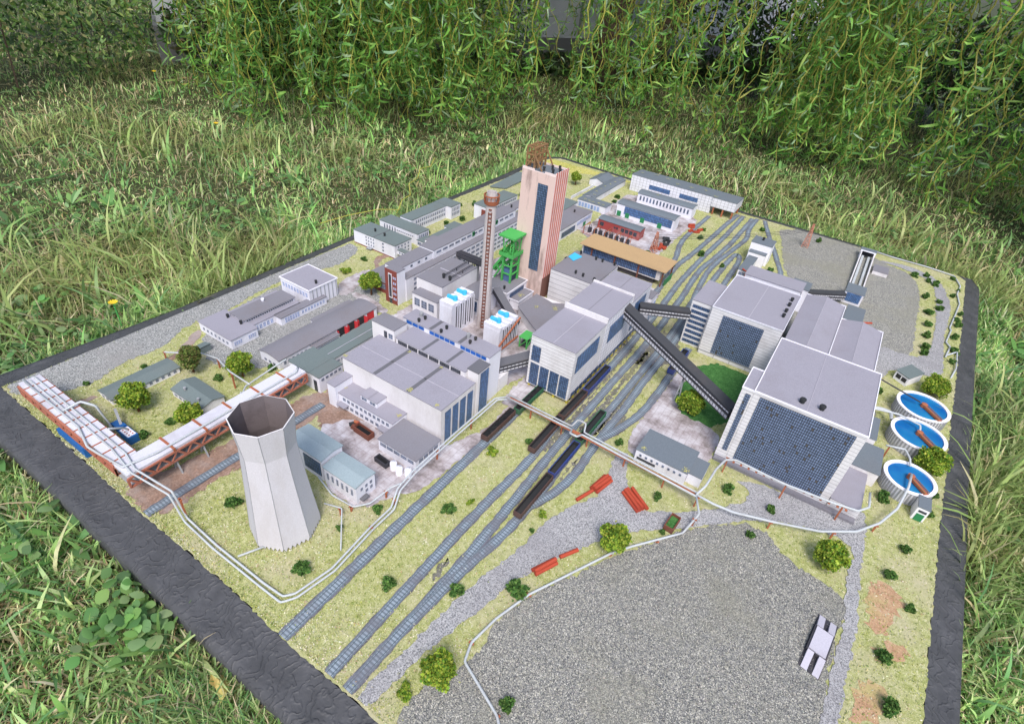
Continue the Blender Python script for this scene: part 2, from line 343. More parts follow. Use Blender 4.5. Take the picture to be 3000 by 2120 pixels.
def rough_poly(pts, amp=0.28, step=0.5, seed=0, smooth=True):
    rr = random.Random(seed)
    if smooth:                                                    # one Chaikin pass keeps hand-laid curves
        q = []
        for i in range(len(pts)):
            a, b = pts[i], pts[(i + 1) % len(pts)]
            q += [(a[0] * .75 + b[0] * .25, a[1] * .75 + b[1] * .25), (a[0] * .25 + b[0] * .75, a[1] * .25 + b[1] * .75)]
        pts = q
    out = []
    for i in range(len(pts)):
        a, b = pts[i], pts[(i + 1) % len(pts)]; L = math.hypot(b[0] - a[0], b[1] - a[1]); n_ = max(1, int(L / step))
        for k in range(n_):
            t = k / n_; out.append((a[0] + (b[0] - a[0]) * t + rr.uniform(-amp, amp), a[1] + (b[1] - a[1]) * t + rr.uniform(-amp, amp)))
    return out
ZONES = []
BX = dict(x0=-95.3, y0=15.0, y1=178.5)
def sheet(name, pts, z, mat, amp=0.28, step=0.5, flockfree=True, clip=True):
    p = rough_poly(pts, amp, step, len(ZONES) + 1)
    if clip: p = [(min(max(a, -95.2), 26.4 + max(0, (b - 46)) * .031), min(max(b, 15.05), 178.2)) for a, b in p]
    q = [p[0]]
    for a in p[1:]:
        if math.hypot(a[0] - q[-1][0], a[1] - q[-1][1]) > 1e-3: q.append(a)
    o = mesh_obj(name, MB().face([(a, b, z) for a, b in q]), mat); tag(o, kind='structure')
    if flockfree: ZONES.append(np.array(q))
    return o
BOARD = [(-95.3, 15.3), (-76, 15.2), (-60, 14.9), (-42, 15.1), (-30, 14.7), (-18, 14.8), (5, 15.0), (25.6, 15.2), (26.3, 58), (27.6, 95), (29.6, 142), (30.7, 176), (29, 178.3), (5, 178), (-20, 178.2), (-60, 179), (-93, 181), (-96.2, 176), (-95.0, 150), (-95.4, 120), (-95.6, 85), (-95.2, 60), (-95, 40)]
bp = rough_poly(BOARD, 0.16, 0.5, 3, smooth=False)
o = mesh_obj('ground', MB().face([(a, b, 0) for a, b in bp]), 'flock'); tag(o, kind='structure')
board = thing('display_board', 'rectangular model baseboard with broad black plaster rim lying in the grass', 'baseboard', -33, 96, -3.6)
OUT = [(-100.0, 10.6), (-60, 10.4), (-25, 9.9), (8, 9.7), (28.6, 9.9), (29.6, 49), (31.2, 100), (34.1, 174), (32.6, 180.2), (0, 181.6), (-60, 182.4), (-94, 184.8), (-99.4, 180), (-98.2, 150), (-98.0, 125), (-98.5, 85), (-98.2, 60), (-98, 42)]
def resample(P, step):
    out = []
    for i in range(len(P)):
        a, b = P[i], P[(i + 1) % len(P)]; L = math.hypot(b[0] - a[0], b[1] - a[1]); k = max(1, int(L / step))
        out += [(a[0] + (b[0] - a[0]) * t / k, a[1] + (b[1] - a[1]) * t / k) for t in range(k)]
    return out
inner = resample(BOARD, 0.8); cx, cy = -33, 96
def ray_out(p, poly):
    # nearest point of the outer outline along the outward direction
    best = None
    for i in range(len(poly)):
        a, b = poly[i], poly[(i + 1) % len(poly)]; dx, dy = b[0] - a[0], b[1] - a[1]; t = ((p[0] - a[0]) * dx + (p[1] - a[1]) * dy) / (dx * dx + dy * dy); t = min(1, max(0, t))
        q = (a[0] + dx * t, a[1] + dy * t); d = math.hypot(q[0] - p[0], q[1] - p[1])
        if best is None or d < best[0]: best = (d, q)
    return best[1]
rim = MB(); NR = 5; rr = random.Random(5); rings = []
nin = len(inner)
outp = [ray_out(p, OUT) for p in inner]
# corners of the outer outline: snap the nearest ring point
for c_ in ((-100.0, 10.6), (28.6, 9.9), (34.1, 174), (32.6, 180.2), (-94, 184.8), (-99.4, 180)):
    k = min(range(nin), key=lambda i: math.hypot(outp[i][0] - c_[0], outp[i][1] - c_[1])); outp[k] = c_
for i in range(nin):
    p, q = inner[i], outp[i]; row = [(p[0], p[1], -0.06)]
    for k in range(1, NR + 1):
        t = k / NR; z = -0.25 - 0.35 * t + rr.uniform(-.03, .03) + (0.1 if k == 1 else 0); row.append((p[0] + (q[0] - p[0]) * t, p[1] + (q[1] - p[1]) * t, z))
    e = row[-1]; row.append((e[0], e[1], -4.2)); rings.append(row)
for i in range(nin):
    A, B = rings[i], rings[(i + 1) % nin]
    for k in range(NR + 1): rim.face([A[k], A[k + 1], B[k + 1], B[k]])
mesh_obj('rim', rim, 'rim_plaster', board, smooth=True)
mesh_obj('underside', MB().face([(a, b, -3.9) for a, b in inner][::-1]), 'foam_edge', board)

# zones (cm); each a sheet a little above the last
sheet('gravel', [(-96.5, 16.2), (-92, 15.4), (-88, 20), (-86.5, 24), (-88.5, 29), (-87.7, 35.5), (-91.1, 42), (-89.5, 48), (-92, 58), (-91, 66), (-88.5, 76), (-91, 84), (-96, 84)], .04, 'gravel_mid')
sheet('gravel', [(-86, 41), (-80, 37.6), (-74, 38.6), (-71.2, 41.5), (-70, 44), (-67, 44), (-66.5, 60), (-68.5, 67), (-74, 72), (-78, 74), (-81, 66), (-90, 68), (-91, 60), (-89, 47)], .05, 'gravel_mid')
sheet('soil', [(-84.6, 19.5), (-83.2, 23.5), (-82.9, 20), (-84, 18)], .04, 'soil', .2)
sheet('soil', [(-88.5, 42), (-85, 36), (-84, 33), (-83.2, 33.5), (-84, 37), (-86.5, 42)], .06, 'soil', .2)
sheet('soil', [(-63.5, 15.2), (-55.6, 15.2), (-55.6, 23), (-55.2, 33), (-55, 44), (-60.5, 44), (-60, 33), (-61, 24), (-63, 19)], .04, 'soil', .4)
sheet('soil', [(-86.5, 83), (-80, 77.4), (-79.4, 78), (-84, 82), (-83.6, 87), (-84.6, 86)], .04, 'soil', .2)
sheet('soil', [(-60, 44), (-44, 31), (-43.5, 43), (-53, 46), (-58, 50)], .05, 'soil', .4)
sheet('concrete', [(-54, 37.2), (-50.5, 43.3), (-43, 43.2), (-43, 46), (-34, 47), (-34, 70), (-32.6, 66), (-32.7, 50), (-33.6, 38), (-36, 35.5), (-37.6, 31), (-45, 31), (-45, 36.5)], .10, 'slabs', .25)
sheet('concrete', [(-36, 60), (-36, 75), (-34.5, 78), (-33.2, 70), (-33.2, 60)], .12, 'slabs', .25)
sheet('concrete', [(-83.5, 70), (-83, 79), (-80.5, 74), (-77.5, 67.5), (-79.5, 66)], .10, 'slabs', .25)
sheet('concrete', [(-78, 67.6), (-67.8, 66.2), (-67.8, 68.7), (-77, 70)], .12, 'slabs', .2)
sheet('concrete', [(-66.5, 58), (-57, 58), (-44, 62), (-36, 62), (-35, 92), (-48, 92), (-58, 95), (-66, 110), (-66.3, 70)], .06, 'slabs', .25)
sheet('concrete', [(-15.2, 90), (-15.4, 76), (-15.7, 66), (-13.5, 62), (-3.6, 62), (-3.4, 70.5), (-3.8, 76.4), (-13.2, 76.6), (-13.3, 90)], .06, 'slabs', .25)
sheet('concrete', [(-60, 128), (-36.5, 127), (-36.8, 140), (-36.3, 168), (-60, 171), (-61, 150), (-58, 140)], .06, 'slabs', .3)
sheet('concrete', [(-52, 105), (-28.5, 103.5), (-28.6, 116), (-52, 116)], .07, 'slabs', .3)
sheet('lawn', [(-13.7, 95), (-13.8, 76.4), (-3.6, 76), (-1.5, 95)], .04, 'green_flock', .3)
sheet('gravel', [(-0.9, 56.4), (5.8, 61.8), (9.8, 57.9), (16.1, 57.3), (18.1, 55.6), (16.8, 51.6), (17.0, 45.7), (17.4, 38), (17.0, 25), (16.5, 14), (-17, 14), (-17.4, 16.5), (-17.6, 19), (-15.4, 22), (-14.8, 25.6), (-15.2, 28.6), (-14.2, 33.4), (-11.8, 38.1), (-7.9, 45.2)], .05, 'gravel_dark', .35)
sheet('path', [(17.0, 14), (18.8, 14), (18.6, 41.2), (18.7, 47.9), (19, 53.2), (18.4, 60), (18.3, 69.5), (17.5, 74), (12.5, 70.5), (0, 68.2), (4.3, 65.8), (-1.5, 58.6), (-8.9, 52.9), (-12.4, 57.7), (-13.6, 62.5), (-16, 61.5), (-13.4, 53.2), (-16.1, 49), (-17.8, 43.1), (-18.2, 38), (-20.1, 31.1), (-20.8, 24.3), (-22, 14), (-20.4, 14), (-19.2, 22.5), (-17.2, 29.9), (-15.8, 36), (-14.4, 38.6), (-11.3, 44.8), (-8, 49.8), (-0.8, 56), (6, 63), (14.7, 66.4), (17.4, 65), (16.9, 60), (17.6, 53), (17.1, 45)], .09, 'gravel_pale', .22)
sheet('gravel', [(-17.2, 179), (-11.7, 158), (-8.6, 145), (-3, 140), (-4, 112), (10, 100), (13, 88), (17, 88), (15.8, 112), (16, 124), (21.4, 124), (20.8, 137), (21.4, 152), (19.6, 169), (10, 172), (6, 179)], .05, 'gravel_dark', .35)
sheet('path', [(13.5, 113), (16, 110), (18, 117), (23, 118), (26.6, 121), (26.6, 127), (26.3, 139), (27.6, 151), (27.2, 160), (25, 171), (17.5, 175), (9, 172), (17, 171.5), (23.2, 168.5), (24.4, 160), (24.6, 150), (24.6, 140), (24, 128), (21, 124), (14, 124.5)], .09, 'gravel_pale', .22)
for P in ([(-25, 55), (-23.8, 55), (-24.2, 66), (-24.6, 78), (-24.8, 92), (-25.6, 92), (-24.6, 70)], [(-22.6, 58), (-21.4, 60), (-21.6, 76), (-21.9, 90), (-22.6, 90), (-22.3, 74)], [(-20.2, 62), (-19.4, 64), (-19.5, 84), (-20.2, 86)], [(-28.4, 70), (-26.6, 66), (-26.6, 98), (-29, 98)],
          [(-24.6, 30), (-23.6, 28.5), (-23.8, 32), (-24.5, 33)], [(-19.6, 66), (-17, 64.5), (-16.6, 68), (-18.4, 71)], [(-24, 84), (-18, 86), (-17, 96), (-24, 100)], [(-19.8, 50), (-19.9, 57), (-19.3, 56.5)]):
    sheet('soil', P, .025, 'stained_ballast', .3, flockfree=False)
for P in ([(19.2, 60.6), (21.6, 62.9), (23.4, 61.2), (22.6, 56), (20, 53)], [(23.8, 54.7), (24.7, 53.2), (20.9, 50.5), (20.4, 52)], [(19.2, 46.3), (22.7, 48.8), (23, 46), (21.6, 42.6), (19.5, 42)], [(20, 36), (24, 38), (24, 31), (20.6, 28)]):
    sheet('soil', P, .03, 'soil_flock', .5, flockfree=False)
sheet('grass_strip', [(-97, 184), (-88, 181.5), (-66, 179.6), (-64, 176), (-72, 178), (-80, 172), (-89, 165), (-94, 158)], .03, 'flock_yellow', .3, flockfree=False)

def track(pts, w=1.25, z=.15, lab=''):
    P = [Vector((a, b, 0)) for a, b in pts]; Q = []                # Catmull-Rom resample
    for i in range(len(P) - 1):
        p0, p1, p2, p3 = P[max(i - 1, 0)], P[i], P[i + 1], P[min(i + 2, len(P) - 1)]
        k = max(2, int((p2 - p1).length / 0.8))
        for j in range(k):
            t = j / k; Q.append(0.5 * ((2 * p1) + (p2 - p0) * t + (2 * p0 - 5 * p1 + 4 * p2 - p3) * t * t + (3 * p1 - p0 - 3 * p2 + p3) * t ** 3))
    Q.append(P[-1]); mb = MB(); bl = MB(); L = 0; rr = random.Random(int(pts[0][0] * 10)); E = []
    for i, q in enumerate(Q):
        d = (Q[min(i + 1, len(Q) - 1)] - Q[max(i - 1, 0)]).normalized(); s_ = Vector((d.y, -d.x, 0)); E.append((q, s_, rr.uniform(-.07, .12), rr.uniform(-.07, .12)))
    for (a, sa, l1, r1), (b, sb, l2, r2) in zip(E, E[1:]):
        d = (b - a).length; h = w / 2
        mb.face([(*(a - sa * h)[:2], z), (*(a + sa * h)[:2], z), (*(b + sb * h)[:2], z), (*(b - sb * h)[:2], z)], [(0, L), (1, L), (1, L + d), (0, L + d)])
        k = h + .10
        bl.face([(*(a - sa * (k + l1))[:2], z - .04), (*(a + sa * (k + r1))[:2], z - .04), (*(b + sb * (k + r2))[:2], z - .04), (*(b - sb * (k + l2))[:2], z - .04)]); L += d
    m = pts[len(pts) // 2]
    T = thing('railway_track', lab, 'railway track', m[0], m[1], 0, 'model railway tracks across the board')
    mesh_obj('rails_and_sleepers', mb, 'track', T); mesh_obj('ballast', bl, 'ballast', T)
    ZONES.append(np.array([(*(a - sa * (w / 2 + .1))[:2],) for a, sa, _, _ in E] + [(*(a + sa * (w / 2 + .1))[:2],) for a, sa, _, _ in E[::-1]]))
track([(-57.4, 15.1), (-57.3, 24), (-56.9, 33), (-56.6, 42)], 1.2, .15, 'short grey track passing behind the cooling tower under the covered pipe bridge')
track([(-32.1, 14.8), (-32.2, 30), (-32.2, 50), (-32.2, 66), (-31.6, 75)], 1.3, .15, 'single grey track running beside the concrete apron of the boiler house')
track([(-25.5, 15.0), (-25.6, 30), (-25.5, 42), (-25.1, 52), (-25.7, 62), (-25.6, 80), (-26.2, 104), (-27.2, 120), (-27.3, 140), (-26.9, 156), (-27, 176)], 1.15, .15, 'grey track carrying the brown and blue wagons along the loading hall')
track([(-22.9, 15.0), (-22.7, 24), (-22.6, 36), (-22.9, 47), (-23.3, 58), (-23.4, 74), (-23.4, 92), (-24.2, 112), (-25.5, 130), (-24.8, 141), (-24.2, 154), (-24.3, 176)], 1.15, .16, 'grey track ending at the black rim beside the wagon track')
track([(-22.6, 24), (-21.9, 32), (-20.9, 39.5), (-20.7, 48), (-21.0, 58), (-20.6, 68), (-20.6, 80), (-20.6, 95), (-21.6, 112), (-23.8, 132), (-22.7, 148), (-21.8, 159), (-22.9, 167), (-23.1, 177)], 1.1, .17, 'branch track under the dark empty wagons that joins the middle track')
track([(-20.6, 45), (-19.2, 49), (-18.5, 54), (-18.9, 62), (-18.8, 71), (-19.1, 80), (-19.2, 92), (-20, 108), (-21.2, 122), (-21.5, 142), (-20.8, 147), (-19.4, 143), (-18.9, 132), (-18.4, 120)], 1.1, .18, 'looping track that turns back beside the white stair house')
track([(-18.8, 62.5), (-17.4, 66.6), (-16.2, 72), (-15.9, 79), (-16.1, 87), (-16.2, 96)], 1.1, .19, 'spur track holding the short blue wagon under the black conveyor')
track([(-29, 104), (-30.7, 127), (-30.2, 137), (-29.6, 150), (-29.2, 164), (-28.6, 176)], 1.15, .15, 'far track west of the fan of tracks by the brown roofed hall')
track([(-31, 122), (-32.6, 133), (-34.6, 142), (-35.2, 151), (-35, 168)], 1.1, .16, 'curved far track ending at the yard beside the long white hall')
track([(-21, 177.4), (-17.4, 166.7), (-14.2, 158.3), (-11.7, 151.2), (-9.2, 143.9), (-8, 136)], 1.1, .15, 'lone slanting track crossing the gravel behind the white stair house')

# ------------------------------------------------------------------ buildings, west side
T = thing('barracks', 'long low white hut with grey-green gable roof in the left grass', 'hut', -81.3, 28)
b = block(T, -83.0, -79.6, 23.0, 33.3, 0, 1.05, 'white_clean', 'roof_green', 'gable', .15, .35)
win(T, b, 'r', .05, .97, .35, .75, 10, .55); win(T, b, 'f', .15, .8, .3, .7, 2, .5)
T = thing('cottage', 'small white gabled house with slate roof between two left trees', 'house', -71.5, 31.3)
b = block(T, -75.2, -68.0, 29.5, 33.2, 0, 1.3, 'white', 'roof_green', 'gable', .15, .55, axis='x'); win(T, b, 'l', .2, .8, .4, .8, 2)
strip(T, -75.2, -68, 29.45, 31.3, 1.32, 'white', 'roof_panel', .0) if False else None
vent(T, -73, 30.4, 1.7, .4, .5, 'grey_steel'); vent(T, -69.4, 30.2, 1.65, .4, .5, 'grey_steel'); win(T, b, 'f', .05, .5, .35, .75, 3)
T = thing('shelter', 'small open slate roofed shelter beside the gravel yard', 'shelter', -82.1, 38.6)
mesh_obj('roof', MB().face([(-83, 37.2, .9), (-81.2, 37.2, 1.35), (-81.2, 40, 1.35), (-83, 40, .9)]).face([(-83, 40, .78), (-81.2, 40, 1.23), (-81.2, 37.2, 1.23), (-83, 37.2, .78)]), 'roof_green', T)
mesh_obj('wall', MB().box(-81.35, -81.25, 37.4, 39.9, 0, 1.2), 'roof_green', T)
for y in (37.4, 39.8): mesh_obj('post', MB().box(-82.9, -82.75, y, y + .12, 0, .85), 'dark', T)

T = thing('office_house', 'low white office block with sooty lilac roof on the gravel yard', 'building', -83, 45)
b = block(T, -87.6, -78.7, 42.1, 47.2, 0, 2.0, 'white', 'roof_lilac'); win(T, b, 'r', .08, .38, .6, 1.35, 4, .3, m='pane_sky'); win(T, b, 'r', .62, .92, .6, 1.35, 4, .35, m='pane_sky'); win(T, b, 'f', .08, .93, .7, 1.2, 7, .6)
vent(T, -85.0, 46.0, 2.0); vent(T, -81.6, 46.2, 2.0)
b = block(T, -87.0, -80.3, 47.25, 57.7, 0, 1.7, 'white', 'roof_lilac'); win(T, b, 'r', .05, .42, .4, 1.2, 5, .35, m='pane_sky')
b2 = block(T, -85.3, -81.6, 46.9, 57.6, 1.7, 2.45, 'white', 'roof_grey', over=.2); win(T, b2, 'r', .03, .97, 1.85, 2.1, 22, .4, m='pane_dark', px=1, py=1)
vent(T, -84.6, 53, 2.45, .6, .5, 'white')
b = block(T, -80.25, -78.55, 52.0, 62.5, 0, 1.7, 'white', 'roof_grey'); win(T, b, 'r', .07, .38, .35, 1.3, 6, .25, m='pane_sky'); win(T, b, 'r', .42, .96, .6, 1.2, 8, .35, m='pane_sky')
T = thing('assembly_hall', 'square white hall with ribbed front at far end of the office', 'building', -83.4, 62.8)
b = block(T, -87.5, -79.4, 59.4, 66.2, 0, 3.85, 'white', 'roof_lilac', edge='white_clean'); win(T, b, 'f', .05, .95, 2.2, 3.1, 9, .35, m='pane_sky'); vent(T, -80.6, 62.2, 3.85)
for k in range(7): mesh_obj('rib', MB().box(-79.4, -79.28, 60.1 + k * .95, 60.2 + k * .95, 0, 3.7), 'grey_steel', T)
T = thing('garage', 'long sooty roofed garage with row of open red doors', 'garage', -70.8, 54.6)
b = block(T, -73.1, -68.4, 43.5, 65.7, 0, 1.9, 'white', 'roof_grey', 'arch', .15, .45); win(T, b, 'f', .15, .85, .4, .85, 3, .5); win(T, b, 'r', .03, .26, .6, 1.2, 6, .5)
for y in (55.9, 58.3, 60.7, 63.2):
    D = mesh_obj('door', MB().box(-68.44, -68.33, y, y + 1.7, 0.05, 1.65), 'black' if y < 63 else 'door_red', T)
    if y < 63:
        mesh_obj('door_leaf', MB().prism([(-68.35, y), (-67.65, y - .25), (-67.65, y - .17), (-68.35, y + .08)], .05, 1.6), 'door_red', D)
        mesh_obj('door_leaf', MB().prism([(-68.35, y + 1.62), (-67.65, y + 1.87), (-67.65, y + 1.95), (-68.35, y + 1.7)], .05, 1.6), 'door_red', D)
b = block(T, -68.35, -67.3, 50.0, 55.4, 0, 1.5, 'white', 'roof_grey'); win(T, b, 'r', .08, .95, .4, 1.1, 1, 0, 18, 3)
b = block(T, -75.0, -73.15, 55.6, 65, 0, 1.2, 'white', 'roof_grey')
# ------------------------------------------------------------------ pipe bridge
T = thing('pipe_bridge', 'white covered conveyor bridge on rust red lattice girders turning the corner', 'bridge', -62, 17)
cov = MB(); cov.box(-63.4, -60.5, 15.8, 42.6, 3.75, 4.2); mesh_obj('cover', cov, 'cover', T)
mesh_obj('cover', MB().box(-88.0, -63.45, 15.9, 18.6, 3.75, 4.2), 'cover', T)
tr = MB()
def lattice(mb, p, q, z0, z1, n, w=.16):
    p = Vector(p); q = Vector(q); mb.bar((*p, z0), (*q, z0), w * 1.5); mb.bar((*p, z1), (*q, z1), w * 1.5)
    for k in range(n):
        a = p + (q - p) * k / n; b_ = p + (q - p) * (k + 1) / n; c_ = (a + b_) / 2
        mb.bar((*a, z1), (*c_, z0), w * 1.6); mb.bar((*c_, z0), (*b_, z1), w)
    for t in (p, q): mb.bar((*t, z0), (*t, z1), w * 1.5)
for x in (-60.4, -63.5): t = MB(); lattice(t, (x, 15.7), (x, 42.6), 2.3, 3.7, 13); mesh_obj('girder', t, 'truss', T)
for y in (15.75, 18.7): t = MB(); lattice(t, (-88, y), (-63.5, y), 2.3, 3.7, 12); mesh_obj('girder', t, 'truss', T)
mesh_obj('deck', MB().box(-63.4, -60.5, 15.8, 42.6, 2.25, 2.35).box(-88, -63.4, 15.9, 18.6, 2.25, 2.35), 'grey_steel', T)
for y in (21.5, 26, 30.5, 35, 39.5): mesh_obj('strap', MB().box(-63.6, -60.3, y, y + .3, 4.2, 4.3).box(-60.4, -60.3, y, y + .3, 3.7, 4.2), 'rust', T)
for x in np.arange(-86, -63, 2.2): mesh_obj('strap', MB().box(x, x + .16, 15.75, 18.7, 4.2, 4.28), 'rust', T)
for x, y in ((-60.9, 21.5), (-60.9, 25.2), (-60.9, 37), (-64, 17), (-72, 17), (-80, 17), (-87, 17)):
    mesh_obj('leg', MB().bar((x - .8, y, -.02), (x - .1, y, 2.3), .18).bar((x + .8, y, -.02), (x + .1, y, 2.3), .18).bar((x - .5, y, 1), (x + .5, y, 1), .12), 'grey_steel', T)
def pipe(lab, pts, r=.16, posts=(), group='pale service pipes on the model', m='pipe', postm='rust', nm='pipe'):
    T = thing('pipeline', lab, 'pipe', pts[0][0], pts[0][1], 0, group)
    P = []
    for i, p in enumerate(pts):                         # round the corners a little
        p = Vector(p)
        if 0 < i < len(pts) - 1:
            a = Vector(pts[i - 1]); b_ = Vector(pts[i + 1]); k = .35
            da = min(k, (a - p).length * .4); db = min(k, (b_ - p).length * .4)
            P += [p + (a - p).normalized() * da, p * .7 + (p + (a - p).normalized() * da) * .15 + (p + (b_ - p).normalized() * db) * .15, p + (b_ - p).normalized() * db]
        else: P.append(p)
    mesh_obj(nm, MB().tube(P, r, 8), m, T, smooth=True)
    for (x, y, z) in posts: mesh_obj('support', MB().bar((x, y, -.02), (x, y, z), .2).box(x - .3, x + .3, y - .12, y + .12, z - .12, z), postm, T)
    return T
pipe('thin grey pipe along the far side of the bridge cover', [(-91, 17.9, 2.5), (-87.5, 17.8, 4.42), (-64, 17.6, 4.42), (-60.6, 16.9, 4.42), (-54.2, 17.6, 4.3), (-52.9, 17.6, .45), (-46.8, 17.4, .35), (-38.6, 17.5, .35), (-35.6, 17.7, .35), (-34.8, 18.7, .35), (-34.0, 23.2, .35), (-34.6, 30, .35), (-34.5, 33.5, .6), (-35.4, 35.7, 1.6), (-35.6, 38.8, 2.0), (-35.7, 48, 2.0), (-35.6, 58.2, 2.0), (-34.4, 59.7, 2)], .135, [(-53.1, 17.7, 3.6), (-46.8, 17.5, .3), (-40, 17.5, .3), (-34.6, 30, .3), (-34.9, 34.5, 1.0), (-35.6, 44, 1.9), (-35.6, 52, 1.9)])
pipe('second grey pipe along the near side of the bridge cover', [(-90.5, 17.1, 2.5), (-87.2, 17.1, 4.42), (-66, 17.0, 4.42), (-60.4, 16.3, 4.42), (-54.0, 17.1, 4.3), (-52.5, 17.1, .45), (-46.8, 16.9, .35), (-38.6, 17.0, .35), (-35.2, 17.1, .35), (-34.3, 18.5, .35), (-33.5, 23.2, .35), (-34.1, 30, .35), (-34.0, 33.5, .6), (-34.9, 35.7, 1.6), (-35.1, 38.8, 2.0), (-35.2, 48, 2.0), (-35.1, 58.2, 2.0), (-34.0, 59.2, 2)], .125)
pipe('grey pipe on bridge cover that bends into the yard beside the blue machine', [(-88, 16.6, 4.4), (-73, 16.5, 4.4), (-68.5, 15.4, 4.4), (-66.5, 15.6, 4.4), (-62, 16.2, 4.4), (-61.2, 20, 4.4), (-61.2, 41.5, 4.4), (-62, 42.4, 4.4)], .15)
pipe('grey hose arching off the bridge down to the grass', [(-77.5, 16.8, 4.4), (-77.0, 18.9, 4.9), (-75.6, 19.9, 4.2), (-74.6, 20.2, 1), (-74.2, 20.2, .1)], .17)
pipe('grey elbow pipes from the bridge to the blue tilted machine', [(-69.8, 18.6, 4.35), (-71.2, 20.6, 2.2), (-71.6, 21.2, 1.2)], .14)
pipe('pale pipe on rusty posts crossing the left yard to the bridge', [(-84.2, 33.8, 1.5), (-81.6, 36, 1.3), (-80.5, 37.2, 1.4), (-76, 37.8, 1.9), (-70.5, 36.4, 2.8), (-64, 35.4, 4.3)], .13, [(-84.2, 33.8, 1.5), (-76, 37.8, 1.8), (-69.8, 36.2, 2.9)])
pipe('pale pipe loop from the greenhall end over the bridge', [(-65.5, 43, 3.9), (-66.5, 41, 2.8), (-66.3, 36, 2.4), (-64.6, 34, 2.6), (-63.4, 33.5, 4.35)], .13)
# parallel pipes to the bottom right
pipe('long red and white service pipe crossing the tracks below the loading hall', [(-34.2, 59.6, 2.0), (-24, 59.7, 2.0), (-22.5, 59.7, 2.0), (-22.2, 58.2, 2.6), (-21, 58.2, 2.6), (-20.8, 59.7, 2), (-10, 59.2, 2), (-2.8, 58.9, 2)], .15, [(-29.8, 59.8, 1.9), (-24.2, 59.8, 1.9), (-19.8, 59.8, 1.9), (-13.6, 59.6, 1.9), (-7.5, 59.4, 1.9), (-2.6, 59, 1.9)])
pipe('second parallel service pipe crossing the tracks below the loading hall', [(-34.5, 60.3, 2.0), (-24, 60.3, 2.0), (-22.9, 60.3, 2.0), (-22.6, 61.6, 2.6), (-21.2, 61.6, 2.6), (-20.8, 60.3, 2), (-10, 59.9, 2), (-2.8, 59.6, 2)], .13)
mesh_obj('tray', MB().bar((-34, 59.95, 1.85), (-3, 59.25, 1.85), .5, .08), 'rust', bpy.data.objects['pipeline']) if False else None
T = thing('pipe_tray', 'flat rust red tray under the pipes that cross the tracks', 'pipe tray', -18, 59.6)
mesh_obj('tray', MB().bar((-34, 59.98, 1.78), (-3, 59.3, 1.78), .62, .07), 'rust', T)
pipe('pale ground pipe circling the left edge of the big gravel field', [(-2.8, 58.9, 2.0), (-1.5, 56.6, 1.6), (-2.3, 53.3, .5), (-6.9, 47.4, .35), (-8.7, 44.7, .35), (-10.9, 40.2, .35), (-13.9, 34.1, .35), (-15.3, 29.5, .35), (-15.9, 25.8, .35), (-15.3, 23.8, .35), (-13.0, 22.9, .35), (-9.7, 21.6, .35), (-3, 15.6, .35)], .15, [(-1.7, 55.6, 1.4), (-4.6, 50.2, .3), (-8.7, 44.7, .3), (-13.9, 34.1, .3), (-15.9, 25.8, .3), (-9.7, 21.7, .3)])
pipe('pale curved pipe on leaning rusty posts round the right building to a round tank', [(-2.8, 59.2, 2.0), (-.5, 59.6, 1.5), (2.2, 60.0, 1.4), (6.9, 61.7, 1.4), (12.6, 64.1, 1.4), (16.7, 67.2, 1.4), (19.2, 70.8, 1.4), (21.0, 75.1, 1.6), (21.6, 79.0, 2.9), (21.7, 81.8, 3.2)], .17, [(6.8, 61.6, 1.3), (14.2, 65.2, 1.3), (18.9, 70.2, 1.3)])
pipe('pale pipe with red brackets wrapping the front of the right glazed building', [(-2.9, 59.0, 2.2), (-2.3, 61, 2.6), (-2.1, 64.6, 2.9), (-1.5, 67.3, 3), (-.3, 68.2, 3), (6.3, 67.9, 3), (12.8, 68.6, 3), (16, 69.3, 3), (17.2, 71, 3), (17.0, 74, 3)], .16, [(-1.3, 68, 2.9), (6.9, 68.1, 2.9), (14.2, 69, 2.9)])
T = bpy.data.objects[[o.name for o in bpy.data.objects if o.name.startswith('pipeline')][-1]]
for k in range(15): mesh_obj('bracket', MB().box(-.6 + k * 1.08, -.3 + k * 1.08, 67.7 + k * .06, 68.1 + k * .06, 2.66, 2.76), 'rust', T)
pipe('slim pipe from the cooling tower foot to the ring pipe', [(-42.3, 20.6, .4), (-43.6, 17.9, .4)], .12)
pipe('slim pipe from cooling tower to ring pipe on its right side', [(-41.2, 28.6, 1.2), (-38.9, 29.4, 1.2), (-34.9, 25.4, .5)], .09, [(-39.0, 29.2, 1.1)])
pipe('grey pipes looping round the corner of the small blue roofed house', [(-45, 31, 1.5), (-41.5, 30.2, 1), (-38.2, 30.6, .8), (-36.9, 32.2, .9), (-36.3, 35.4, 1.4), (-35.4, 36.6, 1.9)], .11, [(-38.4, 30.4, .8), (-36.4, 34.6, 1.3)])
pipe('pale zigzag pipe on the right rim of the board', [(6.6, 178, .3), (13.4, 177, .3), (21.9, 177.2, .3), (28.1, 176.2, .3), (29.4, 170.2, .3), (28.7, 164.4, .3), (29.2, 158.5, .3), (28.4, 151.8, .3), (27.3, 143.3, .3), (27.6, 142.2, .3), (26.7, 135.7, .3), (27.5, 133.9, .3), (26.7, 128.7, .3)], .16)
pipe('pale pipe by the right rim above the big bush', [(26.7, 129, .5), (28.7, 132.4, .5), (28.5, 124.8, .5), (27.8, 121.0, .1)], .15, m='pipe')
for x0_, lab in ((19.6, 'pipe run from the right building into the farthest round tank'),):
    pipe(lab, [(13, 93, 4), (19, 96.4, 3.1), (22.3, 95.6, 3.1), (22.5, 94.3, 2.6)], .15)
pipe('black pipe from the right building over the farthest round tank', [(13.0, 102.5, 5.2), (22.0, 102.9, 3.0)], .13, m='dark')
